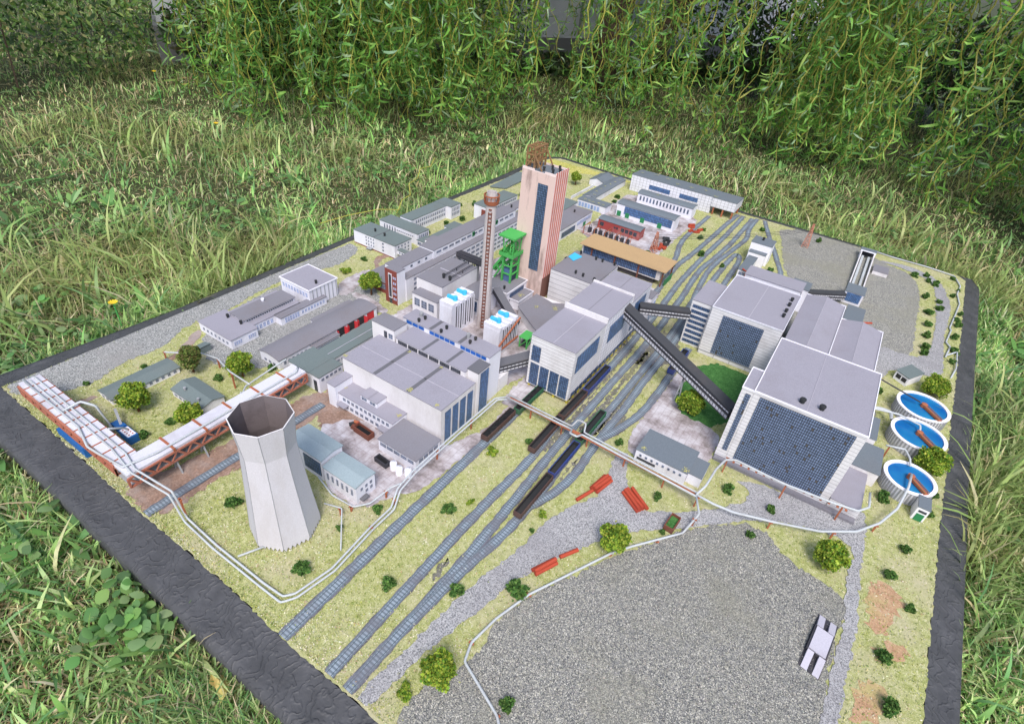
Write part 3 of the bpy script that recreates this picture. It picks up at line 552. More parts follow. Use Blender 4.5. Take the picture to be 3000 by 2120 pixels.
pipe('pale pipe bending to the nearest round tank from the left', [(18.0, 86.6, 3.0), (20.6, 87.5, 3.0), (21.4, 85.6, 3.0), (21.6, 84.4, 2.6)], .15, [(18.6, 87, 2.9)])
pipe('thick grey pipes between building and middle round tank', [(13, 97, 1.6), (17, 98.6, 1.6), (18.4, 98.6, 1.6), (18.6, 96.6, 1.6)], .28)
# blue machines left
T = thing('blue_container', 'bright blue steel container leaning under the bridge by the black rim', 'container', -75.5, 16.2)
mesh_obj('body', MB().prism([(-79.2, 15.55), (-71.8, 15.55), (-71.8, 16.5), (-79.2, 16.5)], 0.02, 1.5, tops=[1.0, 1.5, 1.5, 1.0]), 'blue_paint', T)
mesh_obj('lid', MB().box(-75, -72, 15.5, 16.55, 1.52, 1.6), 'blue_paint', T)
T = thing('blue_pump', 'tilted bright blue pump unit with white dotted panel in the left grass', 'machine', -72.5, 20.9)
mesh_obj('body', MB().box(-72.4, -69.9, 20.2, 21.5, 0, 1.25), 'blue_paint', T)
mesh_obj('hopper', MB().prism([(-75.6, 20.6), (-72.4, 20.3), (-72.4, 21.4), (-75.6, 21.7)], .1, 1, tops=[.5, 1.6, 1.6, .5]), 'blue_paint', T)
mesh_obj('panel', MB().box(-72.2, -70.1, 20.3, 21.4, 1.25, 1.32), 'white_clean', T)
dots = MB()
for i in range(4):
    for j in range(2): dots.lathe(-71.9 + i * .5, 20.6 + j * .5, [(.11, 1.32), (.11, 1.36)], 8, cap=True)
mesh_obj('dial', dots, 'log', T); mesh_obj('arm', MB().bar((-76.6, 22.1, 1.5), (-73, 21, 1.1), .35), 'grey_steel', T)

# ------------------------------------------------------------------ cooling tower
T = thing('cooling_tower', 'tall white eight sided paper cooling tower with zigzag foot', 'cooling tower', -43.2, 24.25)
prof = [(4.08, .55), (3.62, 5.5), (3.25, 9.8), (2.97, 13.8), (3.32, 18.0)]; a0 = radians(3)
sh = MB()
def oct_pt(r, k, t, z):
    a = a0 + 2 * pi * k / 8; b_ = a0 + 2 * pi * (k + 1) / 8
    p = (cos(a) * r, sin(a) * r); q = (cos(b_) * r, sin(b_) * r); return (-43.2 + p[0] + (q[0] - p[0]) * t, 24.25 + p[1] + (q[1] - p[1]) * t, z)
for k in range(8):
    for (r0, z0), (r1, z1) in zip(prof, prof[1:]): sh.face([oct_pt(r0, k, 0, z0), oct_pt(r0, k, 1, z0), oct_pt(r1, k, 1, z1), oct_pt(r1, k, 0, z1)])
mesh_obj('shell', sh, 'cool_paper', T)
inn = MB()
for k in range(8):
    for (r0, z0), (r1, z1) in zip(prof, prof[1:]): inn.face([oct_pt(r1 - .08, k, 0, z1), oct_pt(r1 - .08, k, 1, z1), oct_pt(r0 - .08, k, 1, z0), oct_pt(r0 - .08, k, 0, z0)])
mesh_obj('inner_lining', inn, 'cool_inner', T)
lip = MB(); foot = MB()
for k in range(8):
    lip.face([oct_pt(3.24, k, 0, 18.02), oct_pt(3.24, k, 1, 18.02), oct_pt(3.35, k, 1, 18.0), oct_pt(3.35, k, 0, 18.0)][::-1])
    for j in range(6): foot.face([oct_pt(4.08, k, j / 6, .55), oct_pt(4.13, k, (j + .5) / 6, -.02), oct_pt(4.08, k, (j + 1) / 6, .55)])
mesh_obj('rim_edge', lip, 'cream', T); mesh_obj('zigzag_foot', foot, 'cool_paper', T)
seam = MB()
for k in range(8):
    for (r0, z0), (r1, z1) in zip(prof, prof[1:]): seam.bar(oct_pt(r0, k, 0, z0), oct_pt(r1, k, 0, z1), .05)
mesh_obj('fold_line', seam, 'grey_steel', T)

# ------------------------------------------------------------------ houses by the cooling tower
T = thing('pump_house', 'blue roofed pump house with blue glazed front beside the cooling tower', 'building', -48, 33.4)
b = block(T, -51.2, -44.8, 31.7, 35.2, 0, 4.0, 'white', 'roof_blue', 'gable', .15, .3, axis='x'); win(T, b, 'f', .45, .95, .8, 3.2, 1, 0, 9, 4, m='pane_blue', name='window_wall')
T = thing('control_house', 'white house with pale blue roof and two rows of small windows', 'house', -41.4, 33.2)
b = block(T, -44.4, -38.6, 31.6, 34.9, 0, 3.2, 'white', 'roof_blue', 'gable', .12, .25, axis='x')
win(T, b, 'f', .05, .95, 1.3, 2.4, 6, .6, m='pane', px=2, py=3); win(T, b, 'r', .15, .9, 1.9, 2.4, 3, .55); win(T, b, 'r', .4, .9, 1.0, 1.5, 2, .5)
mesh_obj('porch', MB().box(-38.55, -37.9, 32.0, 33.2, .7, .8), 'roof_dark', T)
# ------------------------------------------------------------------ green transfer hall
T = thing('transfer_hall', 'green-grey roofed hall joined to the end of the pipe bridge', 'building', -62, 51)
b = block(T, -65.8, -61.25, 43.6, 48.5, 0, 3.15, 'white', 'roof_green', over=.1)
b = block(T, -61.2, -58.9, 43.6, 48.4, 0, 3.1, 'white', 'roof_green', over=.05); win(T, b, 'r', .05, .95, 2.2, 2.65, 5, .4); win(T, b, 'f', .45, .75, 0, 2.2, 1, m='pane_dark', name='door')
b = block(T, -64.6, -61.0, 48.55, 60.5, 0, 3.1, 'white', 'roof_green'); win(T, b, 'r', .03, .97, 2.0, 2.4, 12, .4)
strip(T, -62.6, -62.5, 48.7, 60.3, 3.1, 'ridge')
# ------------------------------------------------------------------ boiler house
T = thing('boiler_house', 'big stepped white boiler house with lilac roofs and tall blue window strips', 'building', -46.5, 52)
b = block(T, -56.2, -36.9, 46.35, 54.3, 0, 6.95, 'cream', 'roof_lilac', over=.05)
for k in range(4): win(T, b, 'r', .11 + k * .22, .11 + k * .22 + .16, .3, 5.9, 1, 0, 5, 14, m='pane_bright', name='tall_window')
strip(T, -56, -36.9, 50.2, 50.3, 6.95, 'ridge'); strip(T, -49.9, -49.3, 46.4, 54.2, 6.95, 'roof_dark'); strip(T, -43.4, -42.8, 46.4, 54.2, 6.95, 'roof_dark')
b = block(T, -52.6, -38.9, 54.35, 58.4, 0, 8.0, 'cream', 'roof_lilac', over=.08); win(T, b, 'f', .02, .95, 7.05, 7.7, 6, .12, 5, 2, m='pane_dark')
for x in (-47.5, -42.6): strip(T, x, x + .5, 54.4, 58.3, 8.0, 'roof_dark')
b = block(T, -54.8, -37.4, 58.45, 61.6, 0, 9.0, 'white', 'roof_lilac', over=.08)
for x0_, x1_, n_ in ((.04, .26, 3), (.32, .62, 5), (.68, .97, 5)): win(T, b, 'f', x0_, x1_, 8.15, 8.8, n_, .06, 1, 1, m='pane_solid')
for x in (-49.4, -43.6): strip(T, x, x + .6, 58.5, 61.5, 9.0, 'roof_dark')
for x, y in ((-51.6, 60.2), (-51.9, 59.0), (-47.2, 60.3), (-47.2, 58.9), (-41.9, 59.5), (-41.8, 60.8)): vent(T, x, y, 9.0, .5, .6)
for x, y in ((-52.6, 60.4), (-43, 60.5)): vent(T, x, y, 9.0, .6, .9, 'grey_steel')
b = block(T, -57.8, -53.0, 54.35, 57.3, 0, 9.1, 'cream', 'roof_grey', over=.06); win(T, (-57.8, -53, 54.35, 57.3), 'f', .55, .68, 7.0, 8.2, 1, m='pane_dark', name='door'); win(T, b, 'f', .75, .93, 7.2, 8.1, 1)
b = block(T, -38.85, -36.85, 54.9, 57.9, 0, 8.35, 'cream', 'roof_dark', over=.06); win(T, b, 'r', .2, .9, .3, 7.9, 1, 0, 5, 18, m='pane_bright', name='tall_window')
b = block(T, -54.3, -43.3, 43.3, 46.3, 0, 2.9, 'white', 'roof_lilac', over=.08); win(T, b, 'f', .07, .95, 1.85, 2.4, 11, .42); win(T, b, 'f', .1, .95, .6, 1.15, 9, .42)
mesh_obj('canopy', MB().box(-53.9, -52.2, 42.3, 43.25, 1.3, 1.42), 'roof_lilac', T); mesh_obj('canopy', MB().box(-45.6, -43.9, 42.3, 43.25, 1.3, 1.42), 'roof_lilac', T)
b = block(T, -56.0, -54.35, 42.8, 46.3, 0, 4.3, 'white', 'roof_lilac', over=.06)
for x in (-50.6, -48.9): bb = block(T, x, x + 1.6, 44.3, 46.3, 2.9, 3.9, 'white', 'roof_lilac', over=.08); win(T, bb, 'f', .15, .8, 3.1, 3.6, 1)
T = thing('workshop', 'low flat grey roofed workshop with a row of windows before the boiler house', 'workshop', -39.7, 42.8)
b = block(T, -43.2, -36.3, 40.3, 45.5, 0, 2.35, 'white', 'roof_grey', over=.12); win(T, b, 'f', .04, .96, 1.35, 1.95, 5, .15, 5, 2); win(T, b, 'r', .1, .9, 1.35, 1.95, 4, .2, 4, 2)
for i, (x, y) in enumerate(((-39.1, 38.9), (-37.9, 38.7), (-36.7, 39.2))):
    single('storage_tank', MB().lathe(x, y, [(.5, 0), (.5, 1.25), (.42, 1.42), (.1, 1.5), (.1, 1.58)], 16, cap=True), 'white_clean', ('first small white tank beside the black skip', 'middle of the three small white tanks below the workshop', 'small white tank half behind the pipes')[i], 'tank', x, y, 0, 'small white tanks', True)
def skip(x, y, L, W, H, rot, lab, m='dark', load='coal', z=0.12):
    T = thing('skip', lab, 'skip', x, y, z); ca, sa = cos(rot), sin(rot)
    def q(a, b_): return (x + a * ca - b_ * sa, y + a * sa + b_ * ca)
    def bx(a0_, a1_, b0_, b1_, z0_, z1_): return MB().prism([q(a0_, b0_), q(a1_, b0_), q(a1_, b1_), q(a0_, b1_)], z0_, z1_)
    w = MB()
    for r_ in ((-L / 2, L / 2, -W / 2, -W / 2 + .12), (-L / 2, L / 2, W / 2 - .12, W / 2), (-L / 2, -L / 2 + .12, -W / 2 + .12, W / 2 - .12), (L / 2 - .12, L / 2, -W / 2 + .12, W / 2 - .12)):
        p = bx(*r_, z, z + H); n0 = len(w.v); w.v += p.v; w.f += [tuple(k + n0 for k in f) for f in p.f]; w.uv += p.uv
    mesh_obj('body', w, m, T); mesh_obj('load', bx(-L / 2 + .12, L / 2 - .12, -W / 2 + .12, W / 2 - .12, z, z + H * .55), load, T)
skip(-47.1, 41.2, 3.2, 1.2, 1.0, radians(-3), 'brown skip full of dark scrap on the concrete yard', 'rust_dark')
skip(-41.0, 38.7, 2.3, .95, .8, radians(-4), 'black open skip beside the small white tanks')
def cyl(x, y, z, r, ang, L, m='log'):
    d = Vector((cos(ang), sin(ang), 0)) * L / 2; c_ = Vector((x, y, z + r)); return MB().tube([c_ - d, c_ + d], r, 8)
T = thing('scrap_pile', 'small heap of red and black drums next to the brown skip', 'scrap', -49.5, 41.6)
mesh_obj('drum', cyl(-49.8, 41.4, .12, .3, 1, .7), 'black', T); mesh_obj('drum', cyl(-49.2, 41.1, .12, .3, 2, .6), 'rust_dark', T); mesh_obj('drum', cyl(-49.5, 42.1, .12, .28, .3, .8), 'rust', T); mesh_obj('crate', MB().box(-49.2, -48.8, 41.8, 42.2, .12, .7), 'log', T)
def tfm(mb, x, y, rot):
    ca, sa = cos(rot), sin(rot); mb.v = [(x + v[0] * ca - v[1] * sa, y + v[0] * sa + v[1] * ca, v[2]) for v in mb.v]; return mb

# ------------------------------------------------------------------ chimney
T = thing('chimney', 'tall sooty round chimney with rust red gallery ring and ladder', 'chimney', -51, 76.4)
CX, CY = -51.0, 76.4
mesh_obj('shaft', MB().lathe(CX, CY, [(1.32, 0), (1.05, 12), (.88, 26.4), (.78, 26.4), (.7, 20)], 20), 'chimney', T, smooth=False)
mesh_obj('gallery', MB().lathe(CX, CY, [(.9, 24.2), (1.2, 24.4), (1.38, 25.1), (1.28, 25.1), (1.1, 24.5)], 20), 'rust', T)
g_ = MB()
for k in range(12): a = 2 * pi * k / 12; g_.bar((CX + 1.25 * cos(a), CY + 1.25 * sin(a), 25.0), (CX + 1.25 * cos(a), CY + 1.25 * sin(a), 25.9), .09)
mesh_obj('railing', g_.lathe(CX, CY, [(1.36, 25.75), (1.36, 25.95), (1.2, 25.95), (1.2, 25.75)], 20), 'rust', T)
ld = MB(); a_ = radians(-62)
for k in range(33):
    z = .6 + k * .72; r_ = 1.4 - .45 * z / 25 + .06; da = .26 / r_
    ld.bar((CX + r_ * cos(a_ - da), CY + r_ * sin(a_ - da), z), (CX + r_ * cos(a_ + da), CY + r_ * sin(a_ + da), z), .2)
for s_ in (-1, 1): ld.bar((CX + 1.46 * cos(a_ + s_ * .19), CY + 1.46 * sin(a_ + s_ * .19), .4), (CX + 1.02 * cos(a_ + s_ * .27), CY + 1.02 * sin(a_ + s_ * .27), 23.2), .1)
mesh_obj('ladder', ld, 'rust_dark', T)

# ------------------------------------------------------------------ dust filters
def bag_filter(x0, x1, y0, y1, h, lab, z0=0, nb=5):
    T = thing('dust_filter', lab, 'filter', (x0 + x1) / 2, (y0 + y1) / 2, z0)
    mesh_obj('casing', MB().box(x0, x1, y0, y1, z0, h - .5), 'white', T)
    p = (y1 - y0) / nb
    for k in range(nb):
        a = y0 + k * p; mesh_obj('cell_top', MB().box(x0 - .08, x1 + .08, a + .04, a + p - .42, h - .5, h + (.25 if k in (0, nb - 1) else .05 * (k % 2))), 'white', T)
        if k: mesh_obj('duct', MB().box(x1 + .01, x1 + .12, a - .07, a + .07, z0 + .8, h - .6).box(x1 + .01, x1 + .08, a + p / 2 - .04, a + p / 2 + .04, z0 + 1.2, h - .8), 'dark', T)
    for k in (1, nb - 2):
        a = y0 + (k + .5) * p; mesh_obj('fan', MB().box(x0 + .2, x0 + 1.5, a - .25, a + .25, h + .1, h + .65).lathe(x0 + 1.9, a, [(.45, h), (.45, h + .8)], 10, cap=True), 'fan_blue', T)
    return T
bag_filter(-56.0, -53.2, 69.3, 76.3, 6.6, 'white ribbed dust filter to the left of the chimney')
T = bag_filter(-46.6, -43.2, 70.1, 76.2, 5.6, 'white ribbed dust filter with rust red frames to the right of the chimney')
mesh_obj('frame', MB().bar((-43, 69.9, 2.2), (-43, 76.5, 5.2), .25).bar((-43.0, 69.9, 1.1), (-43, 76.3, 1.2), .25).bar((-43, 69.9, 2.2), (-43, 69.9, 1.1), .2), 'rust', T)
T = thing('green_kiosk', 'little bright green topped kiosk beside the right dust filter', 'kiosk', -41, 76)
mesh_obj('roof', MB().box(-42, -40.1, 74.9, 77.6, 2.2, 2.35), 'green_steel', T)
k_ = MB()
for x in (-41.8, -40.3):
    for y in (75.1, 77.4): k_.bar((x, y, 0), (x, y, 2.2), .18)
mesh_obj('frame', k_.bar((-41.8, 75.1, 0.2), (-40.3, 75.1, 2.1), .14).bar((-40.3, 75.1, .2), (-40.3, 77.4, 2.1), .14), 'green_steel', T); mesh_obj('machine', MB().box(-41.6, -40.6, 75.4, 77, 0.1, 1.1), 'dark', T)

# ------------------------------------------------------------------ preparation blocks left of the chimney
T = thing('crusher_house', 'white block with sooty grey roof crossed by two thin conveyors', 'building', -61.5, 78.4)
b = block(T, -64.7, -58.4, 73.0, 84, 0, 7.0, 'cream', 'roof_grey', over=.05); strip(T, -63.5, -58.4, 78.6, 78.8, 7, 'ridge')
for x in (-60.5, -59.0):
    mesh_obj('conveyor', MB().bar((x - .15, 76, 7.5), (x - .15, 84, 7.7), .09).bar((x + .15, 76, 7.5), (x + .15, 84, 7.7), .09).bar((x, 76, 7.0), (x, 76, 7.5), .3).bar((x, 80, 7.0), (x, 80, 7.6), .12).bar((x, 83.9, 7.0), (x, 83.9, 7.7), .12), 'dark', T); vent(T, x, 76, 7.0, .6, .9)
b = block(T, -63.7, -57.7, 70.6, 72.95, 0, 5.0, 'cream', 'roof_grey', over=.08); win(T, b, 'f', .06, .92, 2.5, 4.1, 3, .25, 3, 3)
T = thing('low_hopper_house', 'low pale roofed block between the chimney and the crusher house', 'building', -55, 82)
b = block(T, -58.2, -53.2, 78.2, 83.8, 0, 3.9, 'white', 'roof_grey'); win(T, b, 'f', .3, .9, 1, 3.2, 2, .3, 3, 4, m='pane_blue')
# ------------------------------------------------------------------ green headframe
T = thing('headframe_house', 'low grey shaft house under the green winding tower', 'building', -54, 88)
b = block(T, -57.0, -51.1, 84.3, 91.8, 0, 3.6, 'white', 'roof_grey', edge='white_clean'); win(T, b, 'r', .15, .85, 1.5, 3.0, 1, 0, 10, 3, m='pane_blue'); vent(T, -52.6, 85.6, 3.6)
b = block(T, -51.0, -48.9, 85.5, 91.0, 0, 2.1, 'white', 'roof_grey', edge='white'); 
T = thing('winding_tower', 'bright green steel pit headframe with two rope wheels and slanting struts', 'headframe', -54, 89.5, 3.6)
zt = 13.3; fx = (-55.1, -53.1); fy = (88.3, 91.0); g = MB()
for x in fx:
    for y in fy: g.bar((x, y, 3.6), (x, y, 9.4), .36)
    for y in fy: g.bar((x, y, 9.4), (x - (.35 if x < -54 else -.2), y, zt - .1), .2)
for z in (5.4, 7.2, 9.3):
    for x in fx: g.bar((x, fy[0], z), (x, fy[1], z), .25)
    for y in fy: g.bar((fx[0], y, z), (fx[1], y, z), .25)
mesh_obj('frame', g, 'green_steel', T)
mesh_obj('roof', MB().box(-56.2, -52.4, 87.6, 91.8, zt, zt + .35), 'green_steel', T)
mesh_obj('platform', MB().box(-55.9, -52.6, 87.7, 91.6, 9.3, 9.5).box(-55.9, -55.8, 87.7, 91.6, 9.5, 10.1).box(-52.7, -52.6, 87.7, 91.6, 9.5, 10.1).box(-55.8, -52.7, 87.7, 87.8, 9.5, 10.1), 'green_steel', T)
for x in (-54.9, -53.6):
    wv_ = MB(); c_ = Vector((x, 89.6, 10.7)); R_ = 1.45; N_ = 20
    pts = [c_ + Vector((0, cos(2 * pi * k / N_) * R_, sin(2 * pi * k / N_) * R_)) for k in range(N_ + 1)]; wv_.tube(pts, .16, 6, False)
    for k in range(4): a = pi * k / 4; wv_.bar(c_ + Vector((0, cos(a) * R_, sin(a) * R_)), c_ - Vector((0, cos(a) * R_, sin(a) * R_)), .12)
    mesh_obj('rope_wheel', wv_, 'green_steel', T)
st = MB()
for y in (88.3, 91.0):
    st.bar((-55.1, y, 9.2), (-58.6, y, 3.7), .45); st.bar((-55.1, y, 7.2), (-57.0, y, 3.7), .3); st.bar((-56.6, y, 6.9), (-56.0, y, 5.6), .25)
for t in (.25, .5, .75): st.bar((-55.1 - 3.5 * t, 88.3, 9.2 - 5.5 * t), (-55.1 - 3.5 * t, 91, 9.2 - 5.5 * t), .25)
mesh_obj('strut', st, 'green_steel', T)
mesh_obj('casing', MB().box(-54.9, -53.3, 88.5, 90.8, 3.6, 6.4), 'pane_blue', T)
# ------------------------------------------------------------------ main tower
T = thing('shaft_tower', 'tallest pink concrete winding tower with long blue window strip and red striped side', 'tower', -51, 94)
x0, x1, y0, y1, H = -54.9, -47.7, 91.9, 96.9, 26.1
mesh_obj('wall', MB().box(x0, x1, y0, y1, 0, H - .1), 'tower_pink', T)
mesh_obj('roof', MB().box(x0 + .1, x1 - .1, y0 + .1, y1 - .1, H - .1, H), 'roof_slate', T)
pr = MB(); t = .14
pr.box(x0, x0 + 2.6, y0, y0 + t, H - .1, H + .35).box(x0 + 4.9, x1, y0, y0 + t, H - .1, H + .35).box(x0 + 2.6, x0 + 4.9, y0, y0 + t, H - .1, H + .02)
pr.box(x0, x0 + t, y0 + t, y1, H - .1, H + .35).box(x1 - t, x1, y0 + t, y1, H - .1, H + .5).box(x0 + t, x1 - t, y1 - t, y1, H - .1, H + .35)
mesh_obj('parapet', pr, 'tower_white', T)
win(T, (x0, x1, y0, y1), 'f', .52, .82, 6.4, 24.1, 1, 0, 6, 40, m='pane_tower', name='window_strip')
for k in range(6): mesh_obj('stripe', MB().box(x1, x1 + .12, y0 + .25 + k * .8, y0 + .62 + k * .8, 5.2, H + .6), 'stripe_red', T)
mesh_obj('side_panel', MB().box(x1 + .003, x1 + .05, y0, y1, 5.2, H + .5), 'tower_white', T)
mesh_obj('plinth', MB().box(x1 + .003, x1 + .06, y0 + .05, y1, 0, 5.2), 'tower_brown', T)
for x, y in ((-51.0, 93.2), (-50.2, 95), (-49, 93.1), (-48.3, 94.5), (-49.2, 96)): vent(T, x, y, H, .5, .8)
T = thing('timber_scaffold', 'brown timber lattice frame standing on the roof of the tallest tower', 'scaffold', -53.3, 94.2, H)
g = MB(); X0, X1, Y0, Y1 = -54.3, -52.6, 92.2, 96.3
for x in (X0, X1):
    for y in np.linspace(Y0, Y1, 4): g.bar((x, y, H), (x, y, H + 4.0), .26)
for z in (1.3, 2.6, 3.9):
    for x in (X0, X1): g.bar((x, Y0 - .2, H + z), (x, Y1 + .2, H + z), .28)
    for y in np.linspace(Y0, Y1, 4): g.bar((X0, y, H + z), (X1, y, H + z), .22)
g.bar((X1, Y0, H + 2.6), (X1 + 1.6, Y0 + .3, H), .22).bar((X1, Y1, H + 3), (X1 + 1.9, Y1, H), .22)
mesh_obj('frame', g, 'wood', T); mesh_obj('bracing', MB().bar((X1, Y0, H + .1), (X1, Y1, H + 3.8), .2).bar((X0, Y0, H + .1), (X0, Y1, H + 3.8), .2).bar((X0, Y0, H + .2), (X1, Y0, H + 2.6), .2), 'wood', T)
mesh_obj('flag', MB().bar((X0, Y1, H + 4), (X0 + .1, Y1, H + 5), .18).bar((X0 - .5, Y0, H - .6), (X0 - .4, Y0, H + 1.5), .12), 'green_steel', T)

# ------------------------------------------------------------------ administration and offices
T = thing('brick_stair_office', 'long white office wing with red brick stair front behind the left tree', 'building', -69, 92)
b = block(T, -71.0, -67.9, 71.05, 73.3, 0, 7.3, 'white', 'roof_grey', over=.05)
mesh_obj('brick_front', MB().box(-71.02, -67.95, 70.98, 71.05, 0, 7.35), 'brick', T)
mesh_obj('stair_strip', MB().box(-70.1, -69.2, 70.9, 70.985, 1.2, 6.6), 'cream', T); win(T, (-71, -67.9, 70.93, 73), 'f', .34, .54, 1.5, 6.4, 1, 0, 2, 10, m='pane_dark', name='stair_window')
for k in range(5): win(T, (-71, -67.9, 71, 73), 'f', .64, .94, 1 + k * 1.15, 1.5 + k * 1.15, 2, .4, 1, 1, m='pane_sky')
win(T, (-71, -67.9, 70.98, 73), 'f', .32, .55, 0, 1.1, 1, m='pane_dark', name='door')
b = block(T, -71.0, -67.7, 73.35, 128, 0, 5.1, 'white', 'roof_grey', over=.05)
for k in range(4): win(T, b, 'r', .035 if k else .03, .80, .7 + k * 1.1, 1.2 + k * 1.1, 24, .3, 3, 1)
b = block(T, -73.2, -69.6, 73.35, 83.6, 4.0, 6.6, 'white', 'roof_grey', over=.05); win(T, b, 'r', .25, .9, 5.7, 6.2, 3, .7, 1, 1)
b = block(T, -73.2, -69.4, 83.65, 115, 4.0, 7.0, 'white', 'roof_grey', over=.05); win(T, b, 'r', .02, .97, 6.0, 6.45, 14, .3, 3, 1)
for u in (.43, .72): win(T, b, 'r', u, u + .03, 5.7, 6.7, 1, m='door_green', name='shutter')
b = block(T, -78.5, -71.1, 72.9, 84.5, 0, 2.5, 'brick', 'roof_grey', over=.1); win(T, b, 'f', .08, .92, .9, 2.0, 1, 0, 12, 3); win(T, b, 'l', .1, .9, .9, 2.0, 1, 0, 12, 3)
b = block(T, -73.6, -70.9, 112, 126, 5.4, 6.2, 'white', 'roof_grey', over=.1)
for x, y in ((-72.9, 114), (-72.0, 117)): vent(T, x, y, 6.2)
T = thing('laboratory', 'white four storey block with green roof left of the tall tower top', 'building', -82, 124)
b = block(T, -83.6, -79, 117.2, 131, 0, 3.9, 'white', 'roof_green', over=.1)
for k in range(3): win(T, b, 'r', .05, .95, .6 + k * 1.1, 1.15 + k * 1.1, 14, .3, 3, 1)
mesh_obj('brick_corner', MB().box(-81.0, -79.6, 116.9, 117.18, 0, 3.0), 'brick', T)
T = thing('square_office', 'three storey cube of offices with two black roof vents by the left rim', 'building', -88.2, 88)
b = block(T, -94.6, -81.9, 85.3, 90.8, 0.25, 3.3, 'white', 'roof_green', over=.08); mesh_obj('plinth', MB().box(-94.62, -81.88, 85.28, 90.82, 0, .25), 'brick', T)
for k in range(3): win(T, b, 'f', .28, .52, .8 + k * .8, 1.2 + k * .8, 4, .6, 1, 1); win(T, b, 'r', .12, .9, .8 + k * .8, 1.2 + k * .8, 4, .6, 1, 1); win(T, b, 'f', .7, .74, .8 + k * .8, 1.2 + k * .8, 1, 0, 1, 1)
strip(T, -88.5, -88.3, 85.3, 90.8, 3.3); vent(T, -90.2, 87.8, 3.3); vent(T, -87, 87.5, 3.3); mesh_obj('entrance', MB().box(-90, -88.6, 84.3, 85.25, .4, .5).box(-89.9, -89.8, 84.4, 84.5, 0, .4), 'grey_steel', T)
b = block(T, -81.85, -73.6, 86.0, 87.3, 1.1, 2.1, 'white', 'roof_green', over=.05); win(T, b, 'f', .05, .95, 1.4, 1.8, 10, .5, 1, 1)
T = thing('canteen_wing', 'L shaped white building with green roof around a grass court', 'building', -88, 103)
b = block(T, -95.1, -83.0, 94.2, 98.3, 0, 2.85, 'white', 'roof_green', over=.08); win(T, b, 'f', .1, .45, 1.1, 2.3, 5, .6, 1, 3); win(T, b, 'f', .45, .9, 1.7, 2.0, 9, .5, 1, 1); win(T, b, 'r', .1, .9, 1.1, 2.3, 5, .4, 1, 3)
b = block(T, -92.2, -88.5, 98.35, 111.6, 0, 3.4, 'white', 'roof_green', over=.08)
for z in (.9, 2.1): win(T, b, 'r', .1, .98, z, z + .7, 16, .45, 1, 2)
b = block(T, -92.2, -86.9, 111.65, 115.6, 0, 3.5, 'white', 'roof_green', over=.08)
for z in (.9, 2.1): win(T, b, 'r', .1, .9, z, z + .8, 5, .5, 1, 2)
T = thing('court_corridor', 'low green roofed corridor closing the grass court', 'building', -81, 101)
b = block(T, -83.0, -80.1, 93.9, 97.2, 0, 1.6, 'white', 'roof_green', over=.08); win(T, b, 'f', .1, .5, .5, 1.2, 1)
b = block(T, -82.2, -80.0, 97.25, 104.3, 0, 1.6, 'white', 'roof_green', over=.08); b = block(T, -83.2, -78.7, 104.35, 108.4, 0, 1.7, 'white', 'roof_green', over=.08)
T = thing('white_cube_stair', 'small white cube of a stairhead with one window by the corridor', 'building', -78.7, 94.6)
b = block(T, -79.9, -77.4, 93.2, 96.4, 0, 2.9, 'white_clean', 'roof_grey', over=.05); win(T, b, 'f', .5, .8, 1.9, 2.3, 1)
T = thing('green_canopy', 'flat green roof panel lying at the far left corner of the board', 'canopy', -92, 148)
mesh_obj('roof', MB().prism([(-93.4, 138.5), (-89.2, 141), (-89.4, 150), (-92.6, 158), (-94.6, 156)], .35, .55), 'roof_green', T); mesh_obj('wall', MB().prism([(-93.1, 139.5), (-89.5, 141.5), (-89.7, 149), (-92.6, 156)], 0, .35), 'white', T)
T = thing('dark_gallery', 'dark roofed conveyor gallery from the office wing to the crusher house', 'conveyor', -64, 89)
mesh_obj('gallery', MB().bar((-67.7, 90, 4.7), (-58.6, 88.4, 5.6), 1.5, 1.1), 'dark', T); mesh_obj('side', MB().bar((-67.7, 89.2, 4.7), (-58.6, 87.6, 5.6), .1, .7), 'belt_side', T); mesh_obj('leg', MB().box(-62, -61.6, 88.5, 89.3, 0, 4.6), 'grey_steel', T)
T = thing('hopper_conveyor', 'steep dark conveyor between the chimney foot and the shaft house', 'conveyor', -49, 82)
mesh_obj('gallery', MB().bar((-52.6, 82.6, 4.6), (-45.2, 79, 1.6), 1.5, 1.0), 'dark', T); mesh_obj('roof', MB().bar((-52.6, 82.6, 5.15), (-45.2, 79, 2.15), 1.6, .08), 'roof_dark', T)
T = thing('flat_bunker', 'low wide grey roof with mossy spots between chimney and loading hall', 'building', -44, 85)
mesh_obj('wall', MB().prism([(-47.8, 83.9), (-40.6, 78.9), (-35.3, 79), (-35.3, 90.9), (-41, 91), (-47.6, 90.5)], 0, 2.1), 'cream', T)
mesh_obj('roof', MB().prism([(-48, 83.8), (-40.6, 78.7), (-35.2, 78.8), (-35.2, 91), (-41, 91.2), (-43.4, 89.6), (-47.8, 90.6)], 2.1, 2.25), 'roof_grey', T)
